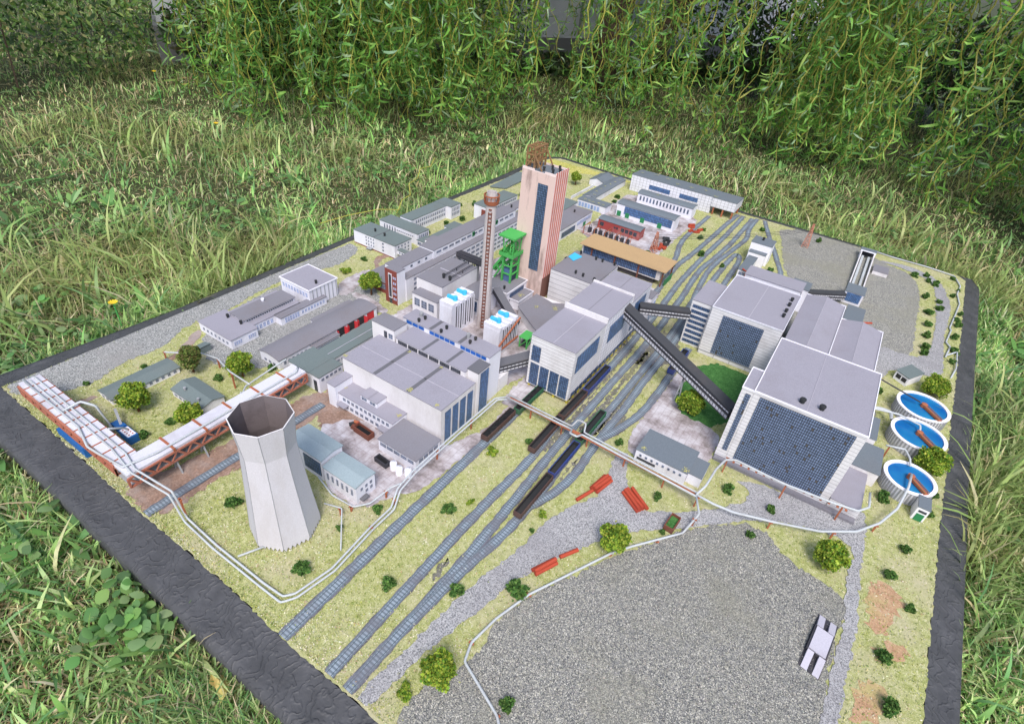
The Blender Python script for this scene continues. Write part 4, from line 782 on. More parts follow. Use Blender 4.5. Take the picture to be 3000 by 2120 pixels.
# ------------------------------------------------------------------ big plank-walled shed behind loading hall
T = thing('winding_engine_hall', 'large slate roofed hall with ribbed walls right of the tall tower', 'building', -41, 98)
b = block(T, -46.2, -36.4, 92.4, 103.4, 0, 7.9, 'boards_wide', 'roof_grey', over=.05, edge=None); win(T, b, 'r', .1, .9, 5, 7, 1, 0, 9, 3, m='pane_sky', name='window_wall')
for x, y in ((-44.8, 102.6), (-41.1, 102.4), (-39.6, 102.4), (-37, 102.8), (-41.4, 93.9), (-39.7, 93.8), (-37.2, 93.7)): vent(T, x, y, 7.9)
T2 = thing('blue_tarpaulin', 'bright sky blue sheet on the slate roof by the tall tower', 'sheet', -46, 100, 7.9)
mesh_obj('cloth', MB().prism([(-46.1, 99.4), (-44.4, 98.4), (-43.9, 101.4), (-46, 102)], 7.92, 8.05), 'fan_blue', T2)
T = thing('low_store', 'low white store with black slatted roof beside the tan roofed hall', 'building', -47, 109)
b = block(T, -50.6, -45.6, 107, 112.4, 0, 3.1, 'white', 'roof_grey', over=.1); mesh_obj('roof_slats', MB().bar((-50.6, 107.6, 3.25), (-45.5, 107.0, 3.25), .7, .25), 'black', T)
T = thing('tan_roof_hall', 'open sided timber hall with long tan roof and dark blue glazing', 'hall', -40, 118.5)
mesh_obj('roof', MB().box(-51.0, -29.3, 115.0, 122.7, 4.0, 4.15), 'roof_tan', T)
mesh_obj('wall', MB().box(-50.5, -30.6, 115.8, 120.8, 1.4, 3.98), 'cream', T); win(T, (-50.5, -30.6, 115.8, 120.8), 'f', .02, .95, 1.7, 3.6, 1, 0, 44, 2, m='pane_blue', name='window_wall')
mesh_obj('base', MB().box(-50, -32, 116.4, 120, 0, 1.4), 'dark', T)
for x in (-30.2, -36, -42, -48):
    for y in (115.5, 122.3): mesh_obj('post', MB().box(x, x + .3, y, y + .3, 0, 4), 'rust_dark', T)
mesh_obj('gate', MB().box(-29.6, -29.45, 116.5, 121.5, 0, 1.6), 'door_green', T)
# ------------------------------------------------------------------ loading hall (bunker) over the tracks
T = thing('loading_hall', 'tall white railway loading hall on yellow stilts in the middle of the board', 'building', -31, 84)
b = block(T, -34.8, -26.9, 66.3, 77.3, .8, 10.45, 'boards', 'roof_lilac', over=.05, edge=None)
win(T, b, 'f', .04, .975, 1.0, 5.2, 4, .14, 5, 9, m='pane_blue', name='tall_window'); win(T, b, 'f', .05, .25, 5.7, 8.6, 1, 0, 5, 6, m='pane_blue')
win(T, b, 'r', .09, .80, 5.8, 9.1, 1, 0, 8, 6, m='pane_bright', name='window_wall')
b = block(T, -34.8, -26.85, 77.35, 88.0, .8, 11.0, 'grid', 'roof_lilac', over=.05); win(T, b, 'r', .16, .78, 5.5, 9.0, 1, 0, 8, 6, m='pane_bright', name='window_wall')
mesh_obj('parapet', MB().box(-35.0, -26.8, 77.1, 77.4, 10.4, 11.4), 'cream', T)
b = block(T, -34.8, -26.85, 88.05, 97.6, .8, 9.6, 'grid', 'roof_lilac', over=.05); win(T, b, 'r', .2, .75, 2.6, 8.6, 1, 0, 7, 8, m='pane_bright', name='window_wall')
mesh_obj('parapet', MB().box(-35.0, -26.8, 87.9, 88.2, 9.6, 11.35), 'cream', T)
strip(T, -31, -30.9, 66.4, 77, 10.45, 'ridge'); strip(T, -31, -30.93, 77.5, 87.8, 11.0, 'roof_grey'); strip(T, -31, -30.93, 88.3, 97.5, 9.6, 'roof_grey')
b = (-34.8, -26.84, 66.3, 97.4); win(T, b, 'r', .03, .97, 1.0, 1.7, 20, .25, 2, 2, m='pane_blue')
for k in range(17):
    y = 66.6 + k * 1.9
    for x in (-27.3, -34.6) if k else (-27.3, -29.8, -32.2, -34.6): mesh_obj('stilt', MB().box(x, x + .4, y, y + .4, 0, .8), 'yellow', T)
b = block(T, -28.6, -26.2, 97.65, 101, 0, 6.5, 'white', 'roof_grey', over=.06); win(T, b, 'r', .1, .9, 1, 5, 1, 0, 2, 6, m='pane_sky')
# ------------------------------------------------------------------ conveyors
def gallery(lab, p, q, w=1.7, h=1.5, roof='belt_roof', legs=(), nl=30):
    T = thing('conveyor_gallery', lab, 'conveyor', (p[0] + q[0]) / 2, (p[1] + q[1]) / 2, 0, 'dark covered conveyors')
    P, Q = Vector(p), Vector(q); mesh_obj('roof', MB().bar(P, Q, w, .25), roof, T)
    mesh_obj('body', MB().bar(P - Vector((0, 0, h / 2 + .12)), Q - Vector((0, 0, h / 2 + .12)), w * .92, h), 'dark', T)
    d = (Q - P).normalized(); s_ = d.cross(Vector((0, 0, 1))).normalized() * (w * .46 + .03); L = (Q - P).length
    for sg in (1, -1):
        for (za, zb, nm) in ((-.35, -.75, 'window_band'), (-1.0, -h - .05, 'side_panel')):
            mb = MB(); a = P + s_ * sg + Vector((0, 0, za)); b_ = Q + s_ * sg + Vector((0, 0, za)); c_ = Q + s_ * sg + Vector((0, 0, zb)); e_ = P + s_ * sg + Vector((0, 0, zb))
            o_ = s_.normalized() * .04 * sg
            uvs = [(0, 1), (nl, 1), (nl, 0), (0, 0)]
            mb.face([a + o_, b_ + o_, c_ + o_, e_ + o_], uvs); mb.face([e_, c_, b_, a], uvs[::-1]); mesh_obj(nm, mb, 'belt_side' if nm == 'window_band' else 'belt_side', T)
    for (x, y, z) in legs: mesh_obj('leg', MB().bar((x - .4, y, 0), (x, y, z), .2).bar((x + .4, y, 0), (x, y, z), .2), 'grey_steel', T)
gallery('long steep black conveyor from loading hall down to the right washery', (-27.6, 85.9, 10.2), (-3.6, 75.2, 6.2), 1.9, 1.9, legs=[(-12.6, 78.8, 5.6)], nl=44)
gallery('short black conveyor between loading hall and the left washery', (-26.6, 92.0, 7.6), (-18.4, 96.9, 7.4), 1.8, 1.5, nl=16)
gallery('grey conveyor from the boiler house stair to the loading hall', (-40.2, 62.0, 3.9), (-34.8, 69.8, 5.0), 1.9, 1.4, 'roof_dark', [(-39.6, 62.6, 2.6)], 14)
mesh_obj('chute', MB().prism([(-39.4, 61.8), (-37.4, 61.8), (-37.4, 64.6), (-39.4, 64.6)], 0, 2.7), 'cream', T)
gallery('low dark conveyor crossing the gravel to the small glazed house', (-2.6, 133, 2.4), (5.4, 139, 2.4), 1.6, 1.4, nl=18)
# ------------------------------------------------------------------ washery group
T = thing('washery_left', 'huge white washery with lilac roof and checkered blue glazing behind the conveyor', 'building', -8, 104)
b = block(T, -14.6, -2.2, 96.2, 112.2, 0, 10.2, 'boards', 'roof_lilac', over=.05, edge='white'); win(T, b, 'f', .18, .77, 1.0, 9.2, 1, 0, 24, 17, m='pane_wall', name='window_wall')
strip(T, -8.3, -8.2, 96.3, 112, 10.2, 'ridge')
for y in (101.4, 103.6, 106.4, 108.8): vent(T, -3.3, y, 10.2, .6, .7)
for k in range(5): mesh_obj('joint', MB().box(-14.6 + k * 3, -14.5 + k * 3, 96.12, 96.2, 0, .8), 'grey_steel', T)
mesh_obj('joint', MB().box(-14.6, -2.2, 96.12, 96.19, .8, .9), 'grey_steel', T)
b = block(T, -18.6, -14.75, 97.4, 107.2, 0, 9.6, 'boards', 'roof_lilac', over=.05)
for k in range(8): win(T, b, 'f', .08, .92, .5 + k * 1.08, 1.1 + k * 1.08, 1, 0, 9, 2, m='pane_blue', name='window_band')
b = block(T, -14.3, -2.7, 121.6, 126.6, 0, 7.0, 'white', 'roof_lilac', over=.15); win(T, b, 'r', .2, .8, 3.5, 6.4, 1, 0, 2, 6, m='pane_blue')
b = block(T, -14.3, -2.7, 112.3, 121.5, 0, 5.6, 'white', 'roof_lilac', over=.1)
b = block(T, -5.2, -1.6, 126.8, 131, 0, 5.5, 'white', 'roof_slate', over=.15)
T = thing('washery_right', 'biggest white building with great blue glazed front at the lower right', 'building', 4.7, 79)
b = block(T, -3.4, -1.78, 70.6, 76.3, 0, 13.5, 'boards', 'roof_lilac', over=.03, edge='white_clean'); win(T, b, 'f', .42, .86, 1.9, 12.7, 1, 0, 3, 24, m='pane_wall', name='window_strip'); b = block(T, -1.75, 12.6, 70.6, 87.4, 0, 13.6, 'boards', 'roof_lilac', over=.05, edge='white_clean'); win(T, b, 'f', .066, .923, 1.1, 13.0, 1, 0, 42, 26, m='pane_wall', name='window_wall')
strip(T, 5.0, 5.06, 70.7, 87.2, 13.6, 'ridge'); vent(T, 4.1, 72.3, 13.6, .8, .7); vent(T, 6.6, 72.5, 13.6, .8, .7)
b = block(T, -1.4, 5.6, 87.5, 115.8, 0, 9.4, 'white', 'roof_lilac', 'gable', over=.05, rise=.8)
b = block(T, 5.85, 13.0, 87.5, 113.4, 0, 7.9, 'white', 'roof_lilac', 'gable', over=.05, rise=.8)
mesh_obj('roof_edge', MB().box(5.62, 5.74, 87.5, 115.85, 9.3, 9.62).box(-1.4, 5.6, 115.8, 115.92, 9.3, 9.6), 'white_clean', T); mesh_obj('roof_edge', MB().box(13.0, 13.12, 87.5, 113.45, 7.8, 8.1).box(5.9, 13, 113.4, 113.52, 7.8, 8.1), 'white_clean', T)
mesh_obj('roof_ridge', MB().box(2.07, 2.13, 87.5, 115.8, 10.1, 10.23), 'ridge', T); mesh_obj('roof_ridge', MB().box(9.4, 9.46, 87.5, 113.4, 8.6, 8.75), 'ridge', T)
b = block(T, 12.75, 17.9, 79.3, 85.8, 0, 2.6, 'cream', 'roof_slate', over=.1); b = block(T, 12.75, 16.6, 70.8, 79.2, 0, 1.9, 'boards', 'roof_lilac', over=.02)
b = block(T, 12.75, 16.4, 86, 92, 0, 3.6, 'cream', 'roof_slate', over=.1)
mesh_obj('apron', MB().box(-3.3, 16.5, 69.6, 70.55, 0, .5), 'roof_grey', T)
T = thing('depot', 'low white shed with slate roof and small square windows before the right washery', 'shed', -8.2, 64.2)
b = block(T, -12.9, -5.2, 61.7, 66.9, 0, 2.5, 'white', 'roof_slate', over=.1); win(T, b, 'f', .05, .95, 1.4, 1.85, 8, .6, 1, 1); win(T, b, 'f', .05, .42, .75, 1.15, 1, 0, 12, 2, m='pane_dark')
b = block(T, -5.15, -3.2, 62.6, 66.4, 0, 1.9, 'white', 'roof_slate', over=.03)
T = thing('stair_house', 'small stepped white house with black vent beside the fan of tracks', 'house', -16, 148)
b = block(T, -18.4, -13.4, 145.2, 149.8, 0, 5.3, 'white_clean', 'roof_slate', over=.1); vent(T, -16.2, 147.8, 5.3, .6, .8); b = block(T, -18.0, -13.9, 143.2, 145.1, 0, 3.4, 'white_clean', 'roof_slate', over=.05)
T = thing('weigh_house', 'low slate roofed cabin with red pipe end by the washery', 'cabin', -16, 136)
b = block(T, -17.3, -15.2, 131, 140.6, 0, 3.5, 'white_clean', 'roof_slate', over=.1); win(T, b, 'f', .15, .85, 2.2, 2.9, 1); mesh_obj('red_pipe', MB().tube([(-15.3, 130.6, 0), (-15.3, 130.6, 3.6), (-16.4, 130.6, 3.9)], .2, 8), 'log', T)
# ------------------------------------------------------------------ right edge
T = thing('glazed_house', 'small house with blue glazed roof front on the right gravel', 'house', 7.2, 142)
b = block(T, 5.4, 9.2, 139.4, 144.2, 0, 3.0, 'white', 'roof_slate', over=.12); win(T, b, 'f', .1, .9, .6, 2.7, 1, 0, 9, 5, m='pane_bright', name='window_wall')
T = thing('rail_ramp', 'sunken ramp with two pale blue rails and white walls on the right gravel', 'ramp', 7.6, 157)
for x in (5.6, 8.7): mesh_obj('wall', MB().prism([(x, 144.3), (x + .25, 144.3), (x + .25, 170.6), (x, 170.6)], 0, 1.9, tops=[.7, .7, 2.0, 2.0]), 'cream', T)
mesh_obj('floor', MB().box(5.85, 8.7, 144.3, 170, .06, .3), 'gravel_dark', T)
for x in (6.2, 7.7): mesh_obj('rail', MB().bar((x + .2, 144.6, .6), (x + .2, 169.8, .9), .55, .35), 'pipe', T)
mesh_obj('portal', MB().box(5.4, 5.7, 170.3, 170.7, 0, 2.0).box(8.8, 9.1, 170.3, 170.7, 0, 2.0).box(5.4, 9.1, 170.3, 170.7, 2.0, 2.2), 'white', T); mesh_obj('roof', MB().box(5.3, 9.2, 170.75, 173.4, 1.9, 2.05), 'roof_slate', T); mesh_obj('back_wall', MB().box(5.5, 9, 173.0, 173.2, 0, 1.88), 'dark', T)
T = thing('loading_slab', 'low concrete block with mossy top beside the rail ramp', 'slab', 11.4, 164)
mesh_obj('body', MB().box(9.7, 13.1, 161.6, 165.4, 0, .8), 'cream', T); mesh_obj('top', MB().box(9.6, 13.2, 161.7, 166.6, .8, .9), 'roof_grey', T)
T = thing('signal_cabin', 'little white cabin with red panel at the right washery corner', 'cabin', 8.7, 129.5)
b = block(T, 6.9, 10.4, 126.9, 134.6, 0, 2.0, 'white_clean', 'roof_slate', over=.08); mesh_obj('red_panel', MB().box(8.2, 9.0, 126.8, 126.9, .3, 1.7), 'door_red', T); win(T, b, 'f', .65, .85, .7, 1.4, 1); mesh_obj('yellow_edge', MB().box(9.0, 9.15, 126.8, 126.9, .3, 1.7), 'yellow', T)
mesh_obj('red_pipe', MB().tube([(10.5, 129, 1.4), (12.3, 130.2, 1.5)], .2, 8), 'log', T)
T = thing('tank_hut', 'small white hut with slate roof and two dark openings above the round tanks', 'hut', 20.3, 114.4); ORG[T.name] = (20.3, 114.4, 0)
cs = [(18.2, 113.3), (20.4, 111.7), (22.6, 115.6), (20.4, 117.2)]
mesh_obj('wall', MB().prism(cs, 0, 1.8), 'white_clean', T); cc = (20.4, 114.45)
mesh_obj('roof', MB().prism([(cc[0] + (p[0] - cc[0]) * 1.07, cc[1] + (p[1] - cc[1]) * 1.07) for p in cs], 1.8, 1.95), 'roof_green', T)
for t in (.12, .55):
    a = Vector(cs[0]).lerp(Vector(cs[1]), t); c_ = Vector(cs[0]).lerp(Vector(cs[1]), t + .34); o_ = Vector((-.59, -.81)) * .05
    mesh_obj('opening', MB().prism([a + o_, c_ + o_, c_ - o_ * .5, a - o_ * .5], .6, 1.4), 'black', T)
T = thing('green_door_hut', 'tiny white hut with green door beside the nearest round tank', 'hut', 23.9, 77.7)
b = block(T, 23.2, 24.7, 76.4, 79.0, 0, 2.5, 'white_clean', 'roof_slate', over=.05); win(T, b, 'f', .2, .85, .02, 1.3, 1, m='door_green', name='door'); win(T, b, 'f', .2, .85, 1.6, 1.95, 1, m='pane_dark')
n = NT('water'); n.b.inputs['Roughness'].default_value = 0.12; n.b.inputs['Specular IOR Level'].default_value = 0.5
n.col(n.ramp(n.noise(11, 3), [(0.35, (0.005, 0.10, 0.33)), (0.65, (0.02, 0.23, 0.44))])); MAT['water'] = n.m
for x, y, r, lab in ((22.8, 103.2, 4.05, 'farthest of the three round blue water tanks'), (22.5, 94.2, 4.0, 'middle of the three round blue water tanks'), (21.9, 82.1, 3.45, 'nearest of the three round blue water tanks')):
    T = thing('settling_tank', lab, 'tank', x, y, 0, 'round settling tanks with blue water'); h = 2.3
    mesh_obj('wall', MB().lathe(x, y, [(r - .08, 0), (r, h - .02)], 48), 'boards' if False else 'white', T); rb = MB()
    for k in range(0, 48): 
        a = 2 * pi * k / 48; rb.prism([(x + (r - .1) * cos(a - .03), y + (r - .1) * sin(a - .03)), (x + (r + .05) * cos(a - .03), y + (r + .05) * sin(a - .03)), (x + (r + .05) * cos(a + .03), y + (r + .05) * sin(a + .03)), (x + (r - .1) * cos(a + .03), y + (r - .1) * sin(a + .03))], 0, h - .05)
    mesh_obj('rib', rb, 'grey_steel', T)
    mesh_obj('rim', MB().lathe(x, y, [(r + .12, h - .1), (r + .12, h + .06), (r - .42, h + .06), (r - .42, h - .4)], 48), 'white_clean', T)
    mesh_obj('water', MB().lathe(x, y, [(r - .42, h - .12), (.001, h - .12)], 48), 'water', T)
    mesh_obj('scraper_arm', MB().bar((x, y, h + .12), (x + (r) * .62, y - r * .72, h + .12), .75, .22).lathe(x, y, [(.5, h - .1), (.5, h + .5), (.2, h + .6)], 10, cap=True), 'rust', T); mesh_obj('handrail', MB().bar((x - .25, y - .25, h + .4), (x + r * .62 - .25, y - r * .72 - .2, h + .4), .1).bar((x + .3, y + .2, h + .4), (x + r * .62 + .28, y - r * .72 + .2, h + .4), .1), 'wood', T)
# ------------------------------------------------------------------ far side
T = thing('railway_shed', 'longest white gridded hall at the far end standing on rust legs over the tracks', 'hall', -45, 174)
b = block(T, -61.9, -36.0, 170.4, 178.0, 0, 4.75, 'grid', 'roof_slate', 'shed', .1, .35, axis='x'); win(T, b, 'f', .24, .50, 2.0, 3.3, 1, 0, 18, 2, m='pane_bright', name='window_wall'); win(T, b, 'f', .62, .84, 2.0, 3.3, 1, 0, 16, 2, m='pane_bright', name='window_wall')
b = block(T, -35.9, -28.9, 170.0, 177.8, 2.3, 4.75, 'grid', 'roof_slate', 'shed', .1, .35, axis='x')
for x in (-35.0, -32.2, -29.4):
    for y in (170.4, 177.2): mesh_obj('leg', MB().box(x - .2, x + .2, y - .2, y + .2, 0, 2.3), 'rust', T)
T = thing('stores_hall', 'white hall with fourteen tall narrow windows in front of the longest hall', 'hall', -47, 163)
b = block(T, -55.6, -38.6, 161.4, 165.4, 0, 3.1, 'white', 'roof_slate', 'arch', .12, .5, axis='x'); win(T, b, 'f', .03, .96, 1.1, 2.5, 15, .5, 1, 1, m='pane')
T = thing('blue_workshop', 'workshop hall with full blue glazed front and green doors', 'hall', -47.5, 150)
b = block(T, -56.2, -39.2, 147.9, 152.3, 0, 3.5, 'white', 'roof_slate', 'arch', .1, .5, axis='x'); win(T, b, 'f', .14, .97, 1.0, 3.2, 1, 0, 34, 3, m='pane_bright', name='window_wall')
for u in (.02, .17, .44, .74): win(T, b, 'f', u, u + .07, 0.02, 1.5, 1, m='door_green', name='door', t=.1)
T = thing('red_workshop', 'low red brick shed with slate roof beside the transformers', 'shed', -50, 137.6)
b = block(T, -56.0, -44.0, 135.9, 139.3, 0, 2.6, 'brick_red', 'roof_slate', 'arch', .12, .3, axis='x'); win(T, b, 'f', .55, .95, .9, 1.9, 4, .25, 2, 2, m='pane_dark'); win(T, b, 'f', .05, .14, .9, 1.9, 1, m='pane_dark'); win(T, b, 'f', .38, .5, 1.2, 1.7, 2, .3, m='pane_dark')
T = thing('transformer_yard', 'row of dark transformers and insulator posts before the red brick shed', 'transformers', -50, 131.5)
for k in range(8): x = -56.5 + k * 1.55; mesh_obj('transformer', MB().box(x, x + .75, 131, 132, 0, 1.3).box(x + .2, x + .3, 131.3, 131.4, 1.3, 2.1).box(x + .5, x + .6, 131.6, 131.7, 1.3, 2.1), 'dark', T)
for k in range(5): x = -57 + k * 3; mesh_obj('frame', MB().bar((x, 129.6, 0), (x, 129.6, 2.2), .14).bar((x, 133, 0), (x, 133, 2.2), .14).bar((x, 129.6, 2.1), (x, 133, 2.1), .14), 'rust', T)
mesh_obj('fence', MB().bar((-57.5, 129.2, .7), (-44, 129.0, .7), .1).bar((-57.5, 129.2, .35), (-44, 129, .35), .1), 'rust', T)
T = thing('gable_shed', 'small white gable ended shed next to the far tree', 'shed', -70.5, 168)
b = block(T, -73.4, -68.6, 164.8, 172.6, 0, 1.8, 'white', 'roof_slate', 'gable', .15, .9)
T = thing('long_shed', 'long narrow white shed with moss flecked slate roof behind the corner shed', 'shed', -66.5, 163)
b = block(T, -68.4, -64.6, 150.5, 173, 0, 1.8, 'white', 'roof_slate', 'gable', .12, .5)
T = thing('corner_shed', 'low white shed with ribbed front and mossy slate roof', 'shed', -63, 147.6)
b = block(T, -67.6, -58.6, 145.8, 149.6, 0, 2.1, 'white', 'roof_slate', over=.12); win(T, b, 'f', .04, .8, .1, 1.6, 1, 0, 7, 1, m='pane_sky', name='shutter')
T = thing('yard_wall', 'plain white boundary wall by the far tree', 'wall', -71.3, 156); mesh_obj('wall', MB().box(-71.4, -71.2, 149, 163.7, 0, .9), 'white', T)
T = thing('side_workshop', 'long grey roofed workshop with strip windows right behind the tall tower', 'building', -62, 129)
b = block(T, -66.0, -59.2, 120.6, 138.4, 0, 2.9, 'white', 'roof_grey', over=.08); win(T, b, 'r', .05, .45, .5, 1.9, 1, 0, 14, 2, m='pane_blue'); win(T, b, 'r', .5, .95, 1.4, 2.3, 1, 0, 14, 2, m='pane_sky'); vent(T, -62.5, 134, 2.9); win(T, b, 'r', .72, .8, 0, 1.2, 1, m='door_green', name='door', t=.09)
b = block(T, -70, -65.2, 133, 141, 0, 3.1, 'white', 'roof_green', over=.08)
def pylon(x, y, h, lab):
    T = thing('lattice_pylon', lab, 'pylon', x, y, 0, 'rust red lattice pylons'); g = MB()
    for sx in (-1, 1):
        for sy in (-1, 1): g.bar((x + sx * .8, y + sy * .8, 0), (x + sx * .16, y + sy * .16, h), .14)
    for k in range(6):
        z = h * k / 6; w_ = .8 - .64 * k / 6; z2 = h * (k + 1) / 6; w2 = .8 - .64 * (k + 1) / 6
        for sy in (-1, 1): g.bar((x - w_, y + sy * w_, z), (x + w2, y + sy * w2, z2), .1); g.bar((x + w_, y + sy * w_, z), (x - w2, y + sy * w2, z2), .1)
    mesh_obj('lattice', g, 'pylon', T); mesh_obj('crossarm', MB().bar((x, y - 1.5, h * .72), (x, y + 1.5, h * .72), .18).bar((x, y - 1.1, h * .88), (x, y + 1.1, h * .88), .16), 'pylon', T)
pylon(-7.6, 166.5, 6.6, 'rusty lattice pylon standing alone on the far right gravel'); pylon(-38.3, 132, 5.6, 'rusty lattice pylon behind the tan roofed hall')
T = thing('power_line', 'thin sagging wires strung between the two rusty pylons', 'cable', -23, 149)
for dy in (-1.4, 1.4, 0):
    P = [Vector((-38.3, 132 + dy, 4.3)).lerp(Vector((-7.6, 166.5 + dy, 4.9)), t) - Vector((0, 0, 3.2 * t * (1 - t))) for t in np.linspace(0, 1, 16)]; mesh_obj('wire', MB().tube(P, .05, 4), 'dark', T)
for x, y, lab, m in ((-35, 154.5, 'bright red scrap machinery beside the hall with narrow windows', 'log'), (-37.5, 136, 'red pipe heap next to the rusty pylon', 'log'), (-38, 140, 'heap of dark tyres and scrap on the far yard', 'black')):
    T = thing('machinery_heap', lab, 'scrap', x, y)
    for k in range(6): mesh_obj('piece', tfm(MB().box(-.9, .9, -.35, .35, 0.1, .3 + .5 * random.random()), x + random.uniform(-1.6, 1.6), y + random.uniform(-2.2, 2.2), random.uniform(0, 3)), m, T)

def moss(tn, spots):
    T = next(o for o in bpy.data.objects if o.parent is None and o.name == tn)
    for (x, y, z, rad, n_) in spots:
        mb = MB()
        for _ in range(n_):
            a = random.uniform(0, 6.3); d = rad * random.random() ** .7; px_, py_ = x + cos(a) * d, y + sin(a) * d; s_ = random.uniform(.04, .12); b_ = random.uniform(0, 3)
            mb.face([(px_ + cos(b_ + k * 1.57) * s_, py_ + sin(b_ + k * 1.57) * s_, z + .02 + random.uniform(0, .05)) for k in range(4)])
        mesh_obj('moss', mb, 'moss', T)
paper('moss', (.46, .44, .16), .3)
moss('railway_shed', [(-60 + 4.1 * k, 171.5 + random.uniform(-.6, 4), 5.14, .8, 26) for k in range(7)]); moss('long_shed', [(-66 + random.uniform(-1, 1), 152 + 3 * k, 2.3, .5, 16) for k in range(7)]); moss('corner_shed', [(-66 + 1.5 * k, 147.5 + random.uniform(-1, 1), 2.12, .5, 18) for k in range(5)])
moss('flat_bunker', [(-42, 88, 2.27, .9, 50), (-38.2, 84, 2.27, .8, 46), (-45, 86, 2.27, .5, 20)]); moss('boiler_house', [(-56, 46.8, 6.97, .35, 30), (-43.2, 46.9, 6.97, .5, 36), (-38, 46.8, 6.97, .3, 16), (-43.8, 45.2, 2.92, .4, 20), (-54.6, 44.8, 2.92, .5, 26), (-49.4, 53.8, 6.97, .3, 14), (-43, 53.9, 6.97, .3, 16)])
moss('headframe_house', [(-50, 88, 2.12, .8, 40)]); moss('depot', [(-12, 62.2, 2.52, .5, 20), (-5.6, 62.2, 2.52, .5, 26)]); moss('stores_hall', [(-50, 163, 3.6, .8, 20), (-43, 162.4, 3.4, .8, 20)])

# ------------------------------------------------------------------ wagons
def wagon(x, y0, y1, m, lab, load=False, x1=None, w=1.15, h=1.35):
    T = thing('goods_wagon', lab, 'railway wagon', x, (y0 + y1) / 2, .2, 'open coal wagons'); z0 = .45; t = .1; X1 = x1 if x1 is not None else x
    L = y1 - y0; rot = -math.atan2(X1 - x, L); cx_, cy_ = (x + X1) / 2, (y0 + y1) / 2
    def P(mb): return tfm(mb, cx_, cy_, rot)
    mesh_obj('body', P(MB().box(-w / 2, -w / 2 + t, -L / 2, L / 2, z0, h).box(w / 2 - t, w / 2, -L / 2, L / 2, z0, h).box(-w / 2 + t, w / 2 - t, -L / 2, -L / 2 + t, z0, h).box(-w / 2 + t, w / 2 - t, L / 2 - t, L / 2, z0, h)), m, T)
    mesh_obj('lining', P(MB().box(-w / 2 + t, -w / 2 + t + .03, -L / 2 + t, L / 2 - t, z0, h - .04).box(w / 2 - t - .03, w / 2 - t, -L / 2 + t, L / 2 - t, z0, h - .04).box(-w / 2 + t, w / 2 - t, -L / 2 + t, -L / 2 + t + .03, z0, h - .04).box(-w / 2 + t, w / 2 - t, L / 2 - t - .03, L / 2 - t, z0, h - .04).box(-w / 2 + t, w / 2 - t, -L / 2 + t, L / 2 - t, z0 + .06, z0 + .2)), 'black', T)
    ri = MB()
    for k in range(9):
        yy = -L / 2 + .3 + k * (L - .6) / 8; ri.box(-w / 2 - .05, -w / 2, yy - .05, yy + .05, z0, h).box(w / 2, w / 2 + .05, yy - .05, yy + .05, z0, h)
    mesh_obj('stanchion', P(ri), m, T)
    mesh_obj('chassis', P(MB().box(-w / 2 + .1, w / 2 - .1, -L / 2 + .1, L / 2 - .1, .36, z0 + .05)), 'black', T)
    if load:
        lm = MB(); n_ = 18; k_ = 4; zz = [[h - .12 + random.uniform(-.12, .22) for _ in range(k_ + 1)] for _ in range(n_ + 1)]
        for i in range(n_):
            for j in range(k_):
                q = lambda a, b_: (-w / 2 + t + (w - 2 * t) * b_ / k_, -L / 2 + t + (L - 2 * t) * a / n_, zz[a][b_])
                lm.face([q(i, j), q(i, j + 1), q(i + 1, j + 1), q(i + 1, j)])
        mesh_obj('load', P(lm), 'coal', T)
    for s_ in (-1, 1):
        for e in (-.36, .36):
            wm = MB()
            for dx in (-.42, .42): wm.tube([(dx - .05, e * L + s_ * .35, .42), (dx + .05, e * L + s_ * .35, .42)], .24, 10)
            mesh_obj('wheelset', P(wm), 'dark', T)
wagon(-32.4, 50.9, 58.6, 'brown_wagon', 'brown wagon heaped with coal beside the boiler house apron', True)
wagon(-31.9, 58.9, 66.4, 'green_wagon', 'green coal filled wagon behind the brown one by the loading hall', True)
wagon(-25.6, 53.2, 61.9, 'brown_wagon', 'empty brown wagon farthest forward on the loading hall track', x1=-25.7)
wagon(-25.7, 62.2, 70.1, 'brown_wagon', 'empty brown wagon right under the loading hall corner', x1=-25.6)
wagon(-25.6, 70.4, 79.0, 'blue_wagon', 'empty blue wagon beside the yellow stilts')
wagon(-20.9, 42.2, 50.6, 'brown_wagon', 'dark brown empty wagon nearest to the gravel path')
wagon(-20.9, 50.9, 58.6, 'blue_wagon', 'empty blue wagon coupled between brown and green ones')
wagon(-20.9, 58.9, 67.5, 'green_wagon', 'empty green wagon standing on the middle tracks')
wagon(-16.2, 85.3, 93.5, 'blue_wagon', 'dark blue wagon half hidden beneath the black conveyor')
# red pipe stacks
def logs(x, y, ang, L, n_, lab, layers=2):
    T = thing('pipe_stack', lab, 'pipe stack', x, y, 0, 'stacks of red pipes on the gravel'); s_ = Vector((-sin(ang), cos(ang)))
    for l_ in range(layers):
        for k in range(n_ - l_):
            off = (k - (n_ - l_ - 1) / 2) * .52; mesh_obj('pipe', cyl(x + s_.x * off + random.uniform(-.1, .1), y + s_.y * off, .06 + l_ * .42, .26, ang + random.uniform(-.04, .04), L), 'log', T)
logs(-14.6, 54.3, radians(78), 3.4, 3, 'stack of red pipes on the left side of the path fork')
logs(-9.6, 54.6, radians(-33), 3.6, 4, 'widest stack of red pipes left of the fork bush')
logs(-15.5, 51.1, radians(70), 3.0, 1, 'single red pipe lying in line with the left stack', 1)
logs(-14.3, 38.3, radians(66), 3.2, 2, 'low stack of red pipes nearest the ground pipe bend')
logs(-12.9, 41.7, radians(62), 2.6, 1, 'lone red pipe beyond the nearest stack', 1)
skip(-4.0, 53.9, 2.6, 1.3, .9, radians(86), 'rusty skip overgrown with green weeds by the ground pipe', 'rust_dark', 'green_flock', .05)
